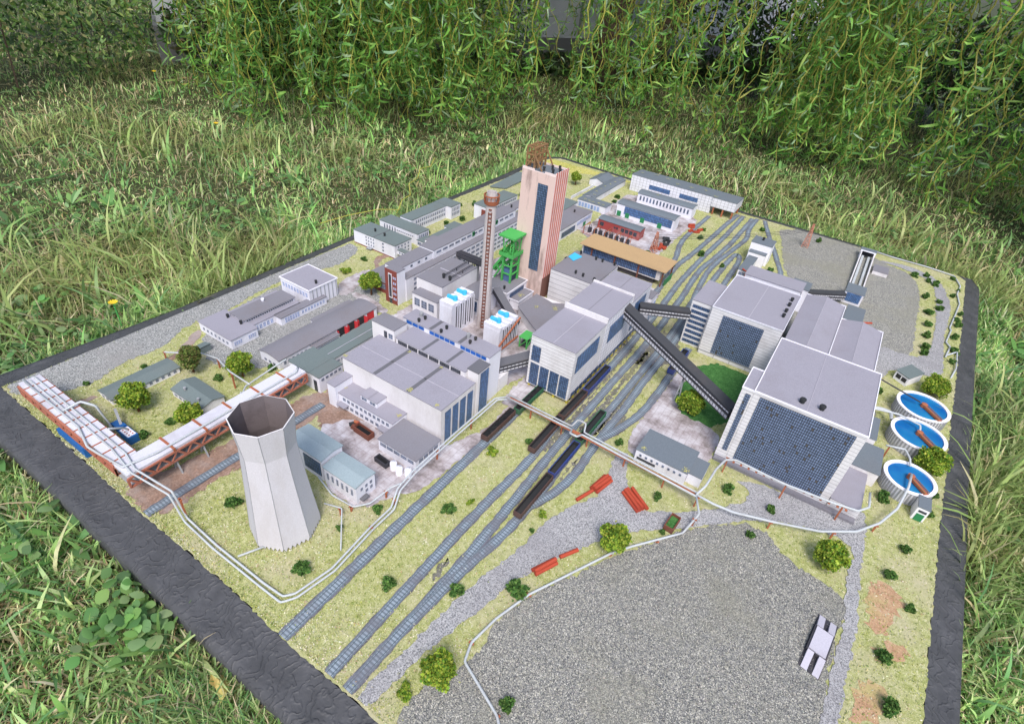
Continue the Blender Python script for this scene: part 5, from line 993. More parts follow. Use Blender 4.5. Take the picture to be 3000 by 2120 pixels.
# grey ramp on gravel
T = thing('dumper_platform', 'grey concrete platform with four pale ramps lying on the dark gravel', 'platform', 15.6, 48.4, .05)
def q4(a, b_): 
    o_ = Vector((15.55, 48.5)); ux = Vector((.985, -.17)); uy = Vector((.10, .995)); return tuple(o_ + ux * a + uy * b_)
mesh_obj('body', MB().prism([q4(-1.25, -3.9), q4(1.05, -3.9), q4(1.15, 3.9), q4(-1.15, 3.9)], .05, .8, tops=[.1, .1, .1, .1]), 'dark', T)
mesh_obj('deck', MB().prism([q4(-.95, -1.55), q4(.85, -1.55), q4(.9, 1.75), q4(-.9, 1.75)], .1, .75), 'roof_pale', T)
for a, y0_, y1_ in ((-.62, -3.9, -1.7), (.62, -3.9, -1.7), (-.62, 1.9, 3.9), (.62, 1.9, 3.9)):
    near = abs(y0_) < 2; zz = [.12, .12, .7, .7] if y0_ < 0 else [.7, .7, .12, .12]
    mesh_obj('ramp', MB().prism([q4(a - .34, y0_), q4(a + .34, y0_), q4(a + .34, y1_), q4(a - .34, y1_)], .1, .7, tops=zz), 'roof_pale', T)
mesh_obj('side', MB().prism([q4(-1.15, -1.7), q4(1.05, -1.7), q4(1.05, 1.9), q4(-1.1, 1.9)], .05, .6), 'dark', T)

# ================================================================== vegetation
def np_mesh(name, V, F, mat, col=None, parent=None, smooth=False, loc=(0, 0, 0)):
    """V (n,3) metres, F (m,4) quads, col (n,3) intrinsic colour per vertex"""
    me = bpy.data.meshes.new(name); V = np.ascontiguousarray(V, dtype=np.float32); F = np.ascontiguousarray(F, dtype=np.int32)
    me.vertices.add(len(V)); me.vertices.foreach_set('co', V.ravel())
    me.loops.add(F.size); me.loops.foreach_set('vertex_index', F.ravel()); me.polygons.add(len(F))
    me.polygons.foreach_set('loop_start', np.arange(0, F.size, F.shape[1], dtype=np.int32)); me.polygons.foreach_set('loop_total', np.full(len(F), F.shape[1], dtype=np.int32))
    if smooth: me.polygons.foreach_set('use_smooth', np.ones(len(F), dtype=bool))
    if col is not None:
        a = me.color_attributes.new('tint', 'FLOAT_COLOR', 'POINT'); c = np.ones((len(V), 4), np.float32); c[:, :3] = col; a.data.foreach_set('color', c.ravel())
    me.materials.append(MAT[mat]); me.update(); me.validate()
    o = bpy.data.objects.new(name, me); COL.objects.link(o); o.location = loc
    if parent: o.parent = parent
    return o
def leaf_mat(name, rough=0.5, trans=0.35, spec=0.35):
    n = NT(name); at = n.n('ShaderNodeAttribute'); at.attribute_name = 'tint'; n.col(at.outputs['Color']); n.b.inputs['Roughness'].default_value = rough; n.b.inputs['Specular IOR Level'].default_value = spec
    if trans:
        tr = n.n('ShaderNodeBsdfTranslucent'); hs = n.n('ShaderNodeHueSaturation'); hs.inputs['Value'].default_value = 1.3; n.l(at.outputs['Color'], hs.inputs['Color']); n.l(hs.outputs[0], tr.inputs['Color'])
        mx = n.n('ShaderNodeMixShader'); mx.inputs[0].default_value = trans; out = [x for x in n.t.nodes if x.type == 'OUTPUT_MATERIAL'][0]
        n.l(n.b.outputs[0], mx.inputs[1]); n.l(tr.outputs[0], mx.inputs[2]); n.l(mx.outputs[0], out.inputs['Surface'])
    MAT[name] = n.m
leaf_mat('leaf'); leaf_mat('grass_blade', .45, .35, .3); leaf_mat('foam', .9, .15, .05)
def rnd(*s): return RNG.random(s)
def quads(c, size, cols, flat=0.0, aspect=1.0):
    """random little leaf quads at c"""
    n = len(c); a = RNG.normal(size=(n, 3)); a[:, 2] *= (1 - flat); a /= np.linalg.norm(a, axis=1)[:, None]
    b = RNG.normal(size=(n, 3)); b = np.cross(a, b); b /= np.linalg.norm(b, axis=1)[:, None]; s = np.asarray(size).reshape(-1, 1)
    V = np.stack([c - a * s, c - b * s * aspect, c + a * s, c + b * s * aspect], 1).reshape(-1, 3)
    return V, np.arange(4 * n).reshape(n, 4), np.repeat(cols, 4, 0)
def pal(n, cols, p, jit=.18):
    k = RNG.choice(len(cols), n, p=np.array(p) / sum(p)); return np.array(cols)[k] * (1 + jit * (rnd(n, 1) * 2 - 1)) * (1 + .08 * (rnd(n, 3) * 2 - 1))
def crown_mesh(R, hc, squash, n, cols, p, size=.26, lumps=34, seed=0):
    """foam crown in cm: lumpy shells, gaps between lumps"""
    d = RNG.normal(size=(lumps, 3)); d /= np.linalg.norm(d, axis=1)[:, None]; d = d[d[:, 2] > -.75]
    cen = d * (R * (.52 + .30 * rnd(len(d), 1))); k = RNG.integers(0, len(cen), n); off = RNG.normal(size=(n, 3)); off /= np.linalg.norm(off, axis=1)[:, None]
    q = cen[k] + off * (R * .36 * rnd(n, 1) ** .4); inner_ = RNG.normal(size=(n // 4, 3)) * R * .28; q = np.vstack([q, inner_]); q[:, 2] = q[:, 2] * squash + hc
    tone = (1 + .22 * np.sin(k * 2.4))[:, None]; c = pal(n, cols, p) * tone; c = np.vstack([c, pal(len(inner_), cols, p)])
    return quads(q * M, size * M * (.6 + .8 * rnd(len(q))), c)
LIGHT = [(0.26, 0.34, 0.04), (0.17, 0.27, 0.035), (0.08, 0.17, 0.025), (0.34, 0.38, 0.07)]; DARK = [(0.05, 0.12, 0.03), (0.08, 0.17, 0.04), (0.13, 0.22, 0.06), (0.03, 0.07, 0.02)]
def copy_under(src, root):
    c = src.copy(); COL.objects.link(c); c.parent = root; return c
tree_src = []
def model_tree(x, y, R, hc, lab, kind=0, trunkh=None):
    T = thing('model_tree', lab, 'tree', x, y, 0, 'foam model trees on the board')
    V, F, C = crown_mesh(R, hc, .95 if kind != 2 else .8, 5000, LIGHT if kind != 1 else [(.16, .20, .05), (.10, .15, .04), (.20, .17, .07), (.06, .10, .03)], [4, 4, 3, 2], .145)
    np_mesh('crown', V, F, 'foam', C, T)
    tk = MB().tube([(x, y, -.02), (x + .06, y, hc * .4), (x - .05, y + .05, hc)], .2, 7, r2=.1)
    for a in (0.6, 2.4, 4.3): tk.tube([(x, y, hc * .55), (x + cos(a) * R * .5, y + sin(a) * R * .5, hc + R * .1)], .09, 5)
    mesh_obj('trunk', tk, 'trunk', T)
for a in ((-75.6, 24.5, 2.15, 2.9, 'large light green tree in front of the long low hut'), (-78.1, 34.6, 2.0, 3.0, 'olive brown speckled tree at the end of the long hut', 1), (-71.2, 38.6, 2.1, 2.6, 'round green tree near the garage end'), (-67.6, 27.6, 1.75, 1.9, 'light green tree in front of the small gabled house'),
          (-74.7, 70.6, 2.1, 3.1, 'leaning round tree beside the red brick stair front'), (-10.0, 77.6, 2.15, 2.3, 'yellow green tree alone on the lawn under the conveyor'), (-8.9, 45.7, 2.0, 2.3, 'bright green tree on the edge of the gravel field by the ground pipe', 0), (-16.3, 20.9, 1.85, 2.3, 'bright green tree nearest to the camera by the pale path', 0),
          (14.3, 60.1, 1.95, 2.2, 'squarish green tree beside the right path'), (24.7, 112.5, 2.4, 1.9, 'wide bushy tree behind the farthest round tank', 2), (24.6, 88.6, 2.5, 2.3, 'wide yellow green tree between middle and nearest round tank', 2), (-76.3, 160.9, 1.7, 2.7, 'far tree near the sheds at the back of the board')):
    model_tree(*a)
bush_me = []
def bush(x, y, s, lab, kind=0):
    key = (kind, random.randrange(5))
    for k_, m_ in bush_me:
        if k_ == key: me = m_; break
    else:
        V, F, C = crown_mesh(1.0, random.uniform(.5, .7), random.uniform(.6, .95), 900, DARK if kind == 0 else LIGHT, [4, 4, 4, 2], .12, random.choice((7, 9, 12))); o_ = np_mesh('bush', V, F, 'foam', C); me = o_.data; bpy.data.objects.remove(o_); bush_me.append((key, me))
    o_ = bpy.data.objects.new('bush', me); COL.objects.link(o_); o_.location = (x * M, y * M, 0); o_.scale = (s, s * random.uniform(.8, 1.2), s * random.uniform(.8, 1.1)); o_.rotation_euler = (0, 0, random.uniform(0, 6))
    tag(o_, lab, 'bush', 'foam bushes on the board')
for a in ((-50.3, 22.3, 1.0, 'dark bush on the left side of the cooling tower foot'), (-36.5, 21.1, 1.1, 'dark bush inside the ring pipe corner below the cooling tower'), (-27.5, 25.4, 1.05, 'tall dark bush between the first and second track'), (-20.8, 29.4, .9, 'dark bush between the tracks and the pale path'),
          (-15.2, 33.5, 1.35, 'wide dark bush touching the ground pipe curve'), (-28.6, 37.9, .95, 'dark round bush in the grass beside the second track'), (-37.5, 27.6, .55, 'tiny dark bush to the right of the cooling tower foot'), (-35.8, 32.3, .85, 'dark bush at the pipe by the control house'),
          (-16.0, 63.5, .8, 'dark bush at the corner of the depot yard'), (-30.1, 49.8, .85, 'light green bush beside the brown coal wagon', 1), (-27.1, 40.6, .6, 'low light green bush between the first two tracks', 1), (-26.9, 54.8, .8, 'dark bush touching the foremost empty wagon'),
          (-18.5, 44.7, .65, 'light green bush beside the nearest dark wagon', 1), (-18.3, 41.8, .45, 'tiny dark bush below the nearest dark wagon'), (-7.2, 57.0, .8, 'dark bush right of the widest red pipe stack'), (.4, 64.8, .95, 'two toned bush in the bend of the bracketed pipe'), (6.4, 64.9, .75, 'dark bush in the grass before the right washery front'),
          (5.3, 58.7, .8, 'dark bush on the upper edge of the gravel field'), (-4.6, 52.0, .5, 'small bush beside the overgrown skip'), (19.4, 77.6, 1.15, 'large dark bush left of the green door hut'), (25.9, 83.0, .8, 'dark bush behind the green door hut'), (25.4, 78.4, .7, 'dark bush right of the green door hut'),
          (22.9, 69.3, .75, 'dark bush below the green door hut'), (21.5, 63.6, .9, 'dark bush with pinkish weeds above it'), (23.9, 59.9, .75, 'dark bush by the right rim next to a brown patch'), (21.8, 51.2, 1.0, 'dark round bush between two brown earth patches'), (22.9, 45.6, 1.1, 'long dark bush in the lower right corner'),
          (-9.4, 22.9, .9, 'dark bush beside the ground pipe at the bottom edge'), (-18.3, 18.0, .8, 'small light green bush next to the bottom tree', 1), (16.2, 106.0, .9, 'dark bush below the white tank hut'), (-86.9, 23.0, .6, 'dark bush left of the long low hut'), (-84.6, 30.4, .55, 'small bush behind the long low hut'),
          (-73.6, 35.8, .85, 'dark bush behind the small gabled house'), (-69.9, 25.7, .8, 'dark bush before the light green tree by the bridge'), (-70.2, 22.2, .85, 'dark bush beside the tilted blue pump'), (-85.2, 73.6, 1.2, 'pale green bush on the lawn beyond the ribbed hall', 1), (-69.3, 42.6, .8, 'dark bush at the near end of the garage'),
          (-12.4, 40.2, .0, ''), (-86.5, 80.2, .8, 'dark bush before the cube office entrance'), (-76.5, 79.8, .5, 'tiny bush by the low brick wing'), (-89.6, 112.5, .0, ''), (-85.5, 100.5, .9, 'dark bush in the grass court corner'), (-86, 108.5, .8, 'dark bush at the far side of the grass court'), (-84.6, 113.4, 1, 'dark bush outside the far end of the canteen wing'),
          (-91, 120.5, .9, 'dark bush by the left rim beyond the canteen wing'), (-88.2, 124, .9, 'second dark bush beyond the canteen wing near the laboratory'), (-83, 140, 1.1, 'dark bush below the green canopy'), (-71.6, 176, .8, 'low dark bush behind the gable shed'), (-61.5, 160.5, 1.0, 'green bush left of the stores hall'), (-60.4, 156.2, .8, 'small bush before the stores hall end'),
          (-31.7, 149.5, 1.0, 'round bush inside the curved far track'), (-32.8, 156, .7, 'small bush near the far curved track'), (-28.2, 139, 1.0, 'bush between the far tracks near the pylon wires'), (-31.6, 128, .8, 'bush beside the tan roofed hall corner'), (-19.7, 168.5, .9, 'bush between the far tracks and lone slanting track'), (-38.6, 129.3, 1.0, 'bush at the foot of the near pylon'), (-25.8, 134.5, .0, ''),
          (-18.3, 137.9, 0, ''), (-21.9, 136.6, .9, 'bush beside the weigh house'), (-11.6, 143, .9, 'bush behind the stair house'), (-16, 157.5, 1, 'bush behind the black vent of the stair house'), (-5.1, 172.8, .9, 'small bush right of the lone pylon'), (-26.2, 98, 0, '')):
    if a[2] > 0: bush(*a)
_w = ('first', 'second', 'third', 'fourth', 'fifth', 'sixth', 'seventh', 'eighth', 'ninth', 'tenth', 'eleventh', 'last')
for k, (x, y, s) in enumerate(((19.1, 168.6, 1.0), (21.8, 170.6, .8), (22.3, 167.5, .9), (23.9, 166.3, 1.0), (22.0, 156.7, .95), (25.1, 156.0, .8), (23.1, 147.8, 1.1), (25.1, 151.8, .95), (23.1, 141.2, 1.0), (22.9, 135.5, 1.0), (22.9, 130.0, 1.0), (22.8, 127.0, .8))):
    bush(x, y, s, _w[k] + ' dark bush from the far end on the yellow strip left of the right path')
for k, (x, y, s) in enumerate(((27.7, 173.9, .8), (29.0, 167.0, .6), (27.8, 162.2, .7), (29.4, 152.8, .7), (28.7, 145.8, 1.0), (28.6, 149.0, .7), (28.2, 139.1, .95), (28.2, 132.6, .9), (27.9, 127.6, .8))):
    bush(x, y, s, _w[k] + ' dark bush from the far end beside the zigzag pipe at the right rim')
# scattered flock and fibres on the baseboard
def inpoly(x, y, P):
    r = np.zeros(len(x), bool); j = len(P) - 1
    for i in range(len(P)):
        xi, yi, xj, yj = P[i][0], P[i][1], P[j][0], P[j][1]
        if yi != yj: r ^= ((yi > y) != (yj > y)) & (x < (xj - xi) * (y - yi) / (yj - yi) + xi)
        j = i
    return r
N = 210000; x = RNG.uniform(-95.4, 30, N); y = 15 + 164 * rnd(N) ** 1.5; ok = inpoly(x, y, np.array(bp)); sp = np.where(rnd(N) < .25, .45, .08)
jx, jy = x + RNG.normal(size=N) * sp, y + RNG.normal(size=N) * sp
for P in ZONES: ok &= ~inpoly(jx, jy, P)
x, y = x[ok], y[ok]; nz_ = np.sin(x * .31 + 2 * np.sin(y * .17)) + np.sin(y * .43 + x * .13 + 1) + .6 * np.sin(x * 1.3 + y * .9) + RNG.normal(size=len(x)) * .9 - np.where((x > 18) & (y < 66), -.2, 0)
c = np.where((nz_ > .4)[:, None], pal(len(x), [(.40, .42, .11), (.50, .49, .22), (.24, .30, .08), (.14, .20, .05)], [4, 3, 4, 2]), pal(len(x), [(.58, .55, .38), (.42, .42, .20), (.24, .29, .10), (.66, .63, .50), (.40, .28, .17)], [3, 3, 3, 2, 1]))
V, F, C = quads(np.stack([x, y, np.full(len(x), .05) + .13 * rnd(len(x))], 1) * M, (.055 + .09 * rnd(len(x))) * M, c, .5, .5)
fl = np_mesh('flock_fibres', V, F, 'foam', C); tag(fl, kind='stuff')
fl['label'] = 'yellowish green flock fibres scattered over the model ground'
# stones on the gravel field
gp = [P for P in ZONES if 0][:0]
N = 60000; x = RNG.uniform(-18, 18, N); y = RNG.uniform(15, 62, N); G = [P for P in ZONES if abs(P[:, 0].max() - 18.2) < 1.5 and P[:, 1].max() < 64 and P[:, 0].min() < -14][0]
ok = inpoly(x, y, G); x, y = x[ok], y[ok]
c = pal(len(x), [(.10, .10, .10), (.20, .20, .19), (.33, .32, .28), (.58, .55, .49)], [4, 5, 3, 1.4])
V, F, C = quads(np.stack([x, y, .08 + .05 * rnd(len(x))], 1) * M, (.035 + .04 * rnd(len(x))) * M, c, .6, .8)
o_ = np_mesh('gravel_stones', V, F, 'foam', C); tag(o_, kind='stuff'); o_['label'] = 'loose grey stones on the big gravel field'

# ------------------------------------------------------------------ the garden: soil, grass, weeds
GZ = -0.05
n = NT('garden_soil'); n.col(n.ramp(n.noise(30, 8, .75), [(0.3, (0.02, 0.02, 0.010)), (0.5, (0.05, 0.06, 0.02)), (0.7, (0.11, 0.10, 0.05))])); n.bump(n.noise(60, 5), 1, .01); MAT['garden_soil'] = n.m
o_ = mesh_obj('lawn_soil', MB().face([(-4000, -2500, GZ * 100), (4000, -2500, GZ * 100), (4000, 6000, GZ * 100), (-4000, 6000, GZ * 100)]), 'garden_soil'); tag(o_, kind='structure')
def polar(n, r0, r1, a0=-128, a1=62, pw=1.0):
    r = r0 * (r1 / r0) ** (rnd(n) ** pw); t = np.radians(RNG.uniform(a0, a1, n)); x, y = r * np.sin(t), r * np.cos(t)
    return x, y, r
OUTN = np.array(OUT) * M
def shade_noise(x, y): return np.sin(x * 5.1 + 1.7 * np.sin(y * 3.3)) + np.sin(y * 6.3 + 2.1 * np.sin(x * 2.7 + 1)) + .6 * np.sin(x * 17 + y * 11)
def blades(n, r0, r1, hmin, hmax, wid, cols, p, pw=1.0, lean=.7, seg=3, patch=None, name='grass', base=None, region=None):
    x, y, r = polar(n, r0, r1, pw=pw) if region is None else region
    k = ~inpoly(x, y, OUTN); x, y, r = x[k], y[k], r[k]; n = len(x); nz = shade_noise(x, y)
    h = (hmin + (hmax - hmin) * rnd(n) ** 1.6) * (1 + .34 * np.clip(nz, -1.6, 1.6)); ph = rnd(n) * 2 * np.pi + .6 * nz
    ln = lean * (.25 + rnd(n)); dr = np.stack([np.cos(ph), np.sin(ph), np.zeros(n)], 1); up = np.array([0, 0, 1.]); side = np.stack([-np.sin(ph), np.cos(ph), np.zeros(n)], 1)
    tw = RNG.normal(size=n) * .6; side = side * np.cos(tw)[:, None] + up * (np.sin(tw) * .5)[:, None]; w = wid * (.5 + rnd(n)) * (.75 + .28 * r)
    P0 = np.stack([x, y, np.full(n, GZ)], 1); V = np.empty((n, (seg + 1) * 2, 3)); prof = {3: (.8, 1, .75, .06), 4: (.6, 1, 1, .7, .05)}[seg]
    for i in range(seg + 1):
        t = i / seg; c_ = P0 + up * (h * t * (1 - .45 * ln * t))[:, None] + dr * (h * ln * t * t * .95)[:, None]; ww = (w * prof[i] / 2)[:, None]
        V[:, 2 * i] = c_ - side * ww; V[:, 2 * i + 1] = c_ + side * ww
    a = np.arange(n)[:, None] * (seg + 1) * 2; F = np.concatenate([a + np.array([2 * i, 2 * i + 1, 2 * i + 3, 2 * i + 2]) for i in range(seg)], 1).reshape(-1, 4)
    c = pal(n, cols, p, .38); c = c * (1 + .16 * np.clip(np.sin(x * 9 + 3 * np.sin(y * 7)) + np.sin(y * 13 + x * 4), -1.5, 1.5))[:, None]; dry = np.clip(nz - .6, 0, 1)[:, None] * .5; c = c * (1 - dry) + np.array([.30, .30, .10]) * dry
    return V.reshape(-1, 3), F, np.repeat(c, (seg + 1) * 2, 0)
GC = [(.21, .38, .11), (.33, .48, .16), (.15, .30, .11), (.46, .56, .24), (.66, .60, .38), (.46, .38, .23)]
A = blades(440000, .16, 9, .014, .046, .0021, GC, [5, 5, 3, 4, 2.4, 1.8], lean=.95)
B_ = blades(15000, .40, 2.6, .045, .10, .0042, GC, [5, 6, 3, 4, 1, .6], lean=.9, seg=4)
D_ = blades(75000, .33, 5, .015, .05, .0022, [(.48, .40, .22), (.35, .26, .13), (.55, .48, .3)], [3, 3, 2], lean=1.8)
# extra grass right along the outer border so that no bare joint shows
tt = rnd(26000); oc = np.array(resample(OUT, 1.0)) * M; ii = RNG.integers(0, len(oc), 26000); q_ = oc[ii]; dd_ = q_ - np.array([-.33, .96]); dd_ /= np.linalg.norm(dd_, axis=1)[:, None]
q_ = q_ + dd_ * (.004 + .10 * tt[:, None]) + RNG.normal(size=q_.shape) * .006; rr_ = np.hypot(q_[:, 0], q_[:, 1]); kk = q_[:, 1] > .02
E_ = blades(0, 1, 1, .025, .052, .003, GC, [5, 5, 4, 3, 1.4, 1], region=(q_[kk, 0], q_[kk, 1], rr_[kk]))
def join(L):
    off = 0; Vs, Fs, Cs = [], [], []
    for V, F, C in L: Vs.append(V); Fs.append(F + off); Cs.append(C); off += len(V)
    return np.vstack(Vs), np.vstack(Fs), np.vstack(Cs)
o_ = np_mesh('grass', *[join([A, B_, D_, E_])[i] for i in (0, 1)], 'grass_blade', join([A, B_, D_, E_])[2]); tag(o_, kind='stuff'); o_['label'] = 'uncut garden grass all round the baseboard'
def ribbons(P, D, S, L, Wd, cols, curl, prof, seg=4):
    """curved leaf ribbons: start P, direction D, side S, length L, width Wd, curl bends toward D x S"""
    n = len(P); Nn = np.cross(D, S); Nn /= np.linalg.norm(Nn, axis=1)[:, None] + 1e-9; V = np.empty((n, (seg + 1) * 2, 3)); pos = P.copy(); step = (L / seg)[:, None]
    for i in range(seg + 1):
        a = (curl * i / seg)[:, None]; d = D * np.cos(a) + Nn * np.sin(a); w = (Wd * prof[i] / 2)[:, None]; V[:, 2 * i] = pos - S * w; V[:, 2 * i + 1] = pos + S * w; pos = pos + d * step
    b = np.arange(n)[:, None] * (seg + 1) * 2; F = np.concatenate([b + np.array([2 * i, 2 * i + 1, 2 * i + 3, 2 * i + 2]) for i in range(seg)], 1).reshape(-1, 4)
    return V.reshape(-1, 3), F, np.repeat(cols, (seg + 1) * 2, 0)
def unit(v): return v / (np.linalg.norm(v, axis=1)[:, None] + 1e-9)
def weeds(n, r0, r1, Lr, Wr, cols, p, el, prof, zr=(.0, .03), stems=3):
    x, y, r = polar(n, r0, r1); nz = shade_noise(x * 1.7 + 3, y * 1.7); k = ~inpoly(x, y, OUTN) & (nz > -.4 + .8 * rnd(n)); x, y = x[k], y[k]; x = np.repeat(x, stems); y = np.repeat(y, stems); m = len(x)
    ph = rnd(m) * 2 * np.pi; e = np.radians(RNG.uniform(*el, m)); D = np.stack([np.cos(ph) * np.cos(e), np.sin(ph) * np.cos(e), np.sin(e)], 1); S = np.stack([-np.sin(ph), np.cos(ph), RNG.normal(size=m) * .2], 1); S = unit(S)
    P = np.stack([x, y, GZ + np.repeat(RNG.uniform(*zr, m // stems), stems)], 1); P += D * .004
    return ribbons(P, D, S, Lr[0] + (Lr[1] - Lr[0]) * rnd(m), Wr[0] + (Wr[1] - Wr[0]) * rnd(m), pal(m, cols, p, .25), -RNG.uniform(.1, .9, m), prof)
WC = [(.13, .28, .08), (.18, .33, .09), (.24, .36, .15), (.10, .21, .07)]
w1 = weeds(8000, .45, 4, (.008, .017), (.007, .016), WC, [4, 4, 2, 2], (5, 40), (.25, .95, 1.1, .8, .2), (.01, .035), 3)
w2 = weeds(800, .5, 3.5, (.03, .07), (.008, .015), WC, [4, 3, 2, 2], (10, 45), (.2, .7, 1, .8, .1), (.0, .01), 6)
w3 = weeds(260, .45, 2.6, (.014, .026), (.016, .028), WC, [4, 4, 2, 2], (5, 45), (.5, 1.0, 1.1, .85, .3), (.01, .03), 2)
V, F, C = join([w1, w2, w3]); o_ = np_mesh('clover_and_weeds', V, F, 'leaf', C, smooth=True); tag(o_, kind='stuff'); o_['label'] = 'clover, plantain and ground ivy leaves among the grass'
def flower(x, y, z, lab, s=.007):
    T = thing('flower', lab, 'flower', x * 100, y * 100, z * 100); m_ = MB()
    for k in range(12):
        a = k * pi / 6; m_.face([(x * 100, y * 100, z * 100), (x * 100 + cos(a - .2) * s * 100, y * 100 + sin(a - .2) * s * 100, z * 100 + .35), (x * 100 + cos(a) * s * 115, y * 100 + sin(a) * s * 115, z * 100 + .5), (x * 100 + cos(a + .2) * s * 100, y * 100 + sin(a + .2) * s * 100, z * 100 + .35)])
    mesh_obj('petals', m_, 'petal', T); mesh_obj('stem', MB().tube([(x * 100, y * 100, GZ * 100), (x * 100, y * 100, z * 100)], .1, 5), 'green_steel', T)
paper('twig', (.42, .40, .07), .3); paper('petal', (.75, .52, .02), 0); paper('dead_leaf', (.50, .44, .14), .6, dc=(.25, .08, .02))
flower(-1.03, .36, .02, 'yellow dandelion flower in the grass beside the left rim'); flower(-1.85, 1.12, .03, 'yellow flower near the left end of the willow curtain'); flower(-2.4, 1.25, .08, 'yellow flower before the dark hedge')
T = thing('fallen_leaf', 'curled yellow fallen leaf beside the front rim', 'leaf', -34, 8)
mesh_obj('blade', MB().face([(-36.2, 8.9, -2.4), (-35.2, 8.1, -1.9), (-34.3, 8.2, -2.0), (-34.6, 8.8, -1.6)]).face([(-34.6, 8.8, -1.6), (-34.3, 8.2, -2.0), (-33.0, 7.7, -2.6), (-33.2, 8.5, -2.4)]).face([(-36.2, 8.9, -2.4), (-34.6, 8.8, -1.6), (-33.2, 8.5, -2.4), (-34.0, 9.5, -2.9), (-35.4, 9.6, -3.1)]), 'dead_leaf', T)
T = thing('yellow_twig', 'crooked yellow willow twig lying over the grass by the left rim', 'twig', -100, 105)
mesh_obj('stem', MB().tube([(-95.4, 100.5, 2.6), (-98, 104, 1.6), (-100.5, 108, 2.4), (-102, 113, 2.1), (-106, 117, 3.2), (-109, 124, 2.2), (-111.5, 128, 3.5), (-112.5, 134, 2.6), (-116, 140, 3)], .12, 6), 'twig', T); mesh_obj('shoot', MB().tube([(-98, 104, 1.6), (-101, 100, 2), (-105, 93, 1.2), (-107, 86, .6)], .09, 6), 'twig', T)

# ------------------------------------------------------------------ willow curtain
CURV = np.array([(-2.15, 1.30), (-1.95, 1.42), (-1.75, 1.55), (-1.60, 1.85), (-1.45, 2.25), (-1.15, 2.45), (-.75, 2.62), (-.35, 2.70), (.05, 2.65), (.45, 2.5), (.9, 2.3), (1.5, 2.0)])
seg_ = np.linalg.norm(np.diff(CURV, axis=0), axis=1); cum = np.r_[0, np.cumsum(seg_)]; TOT = cum[-1]
def on_curve(s): return np.stack([np.interp(s, cum, CURV[:, 0]), np.interp(s, cum, CURV[:, 1])], 1)
def strands(n, back, zb, spread, top=1.15, leafL=(.05, .095), gap=.017, dens=None, bunch=0):
    s = RNG.uniform(0, TOT, n) if not bunch else np.clip(RNG.uniform(0, TOT, bunch)[RNG.integers(0, bunch, n)] + RNG.normal(size=n) * .036, 0, TOT)
    if dens is not None: s = s[rnd(n) < dens(s / TOT)]; n = len(s)
    P = on_curve(s); out = unit(P - np.array([-.3, .6])); P = P + out * (RNG.uniform(*back, n)[:, None]) + RNG.normal(size=P.shape) * spread
    P = P[~inpoly(P[:, 0], P[:, 1], OUTN * 1.0)]; n = len(P); z0 = RNG.uniform(*zb, n) + GZ; TV, TF, TC = [], [], []; LP, LD = [], []
    for i in range(n):
        H = top - z0[i]; m = int(H / .035); t = np.linspace(0, 1, m); w = RNG.normal(size=2) * .035; ph = rnd(2) * 6
        x = P[i, 0] + w[0] * np.sin(t * 9 + ph[0]) + .014 * np.sin(t * 38 + ph[1]); y = P[i, 1] + w[1] * np.sin(t * 8 + ph[1]) + .014 * np.sin(t * 33 + ph[0]); z = z0[i] + H * t
        q = np.stack([x, y, z], 1); r = .0013 + .002 * t
        a = np.stack([q + np.array([r_, 0, 0]) for r_ in ()], 0) if 0 else None
        for k in range(2):
            off = (np.array([[1, 0, 0]]) if k == 0 else np.array([[0, 1, 0]])) * r[:, None]; v = np.empty((m, 2, 3)); v[:, 0] = q - off; v[:, 1] = q + off; b = sum(len(a_) for a_ in TV)
            TV.append(v.reshape(-1, 3)); f = np.arange(m - 1)[:, None] * 2 + np.array([0, 1, 3, 2]); TF.append(f + b); TC.append(np.tile(np.array([[.46, .44, .10]]) * (.4 + .9 * rnd()), (2 * m, 1)))
        k = int(min(H, .85) / gap); tt = rnd(k) ** 1.1 * min(H, .9) / H; LP.append(np.stack([np.interp(tt, t, x), np.interp(tt, t, y), np.interp(tt, t, z)], 1))
    LP = np.vstack(LP); m = len(LP); ph = rnd(m) * 2 * np.pi; e = np.radians(RNG.uniform(-85, 25, m)); D = np.stack([np.cos(ph) * np.cos(e), np.sin(ph) * np.cos(e), np.sin(e)], 1)
    S = unit(np.cross(D, RNG.normal(size=(m, 3)))); L = RNG.uniform(*leafL, m)
    lf = ribbons(LP, D, S, L, L * RNG.uniform(.08, .135, m), pal(m, [(.14, .32, .06), (.22, .42, .08), (.09, .21, .05), (.32, .50, .12), (.30, .44, .26), (.40, .40, .08)], [5, 5, 4, 3, 2, .35], .25), RNG.choice([-1, 1], m) * RNG.uniform(.6, 4.4, m), (.25, .85, 1, .8, .45, .05), 5)
    return (np.vstack(TV), np.vstack(TF), np.vstack(TC)), lf
gaps = lambda u: np.where(((u > .28) & (u < .37)) | ((u > .43) & (u < .53)), .34, 1.0)
t1, l1 = strands(300, (-.15, .2), (.0, .16), .06, dens=gaps, gap=.012, leafL=(.035, .085), bunch=46); t2, l2 = strands(360, (.15, .9), (.0, .12), .09, dens=gaps, gap=.012, leafL=(.035, .075), bunch=80); t3, l3 = strands(230, (.7, 1.8), (.0, .12), .15, gap=.018, dens=lambda u: np.where((u > .26) & (u < .54), .35, 1.3))
willow = thing('willow_tree', 'corkscrew willow with curtain of hanging curly leaved branches behind the model', 'tree', -147, 340, -4.5)
def wparent(o): o.parent = willow; o.location = (1.47, -3.40, .045); return o
V, F, C = join([t1, t2, t3]); wparent(np_mesh('hanging_twigs', V, F, 'leaf', C)); V, F, C = join([l1, l2, l3]); wparent(np_mesh('foliage', V, F, 'leaf', C, smooth=True))
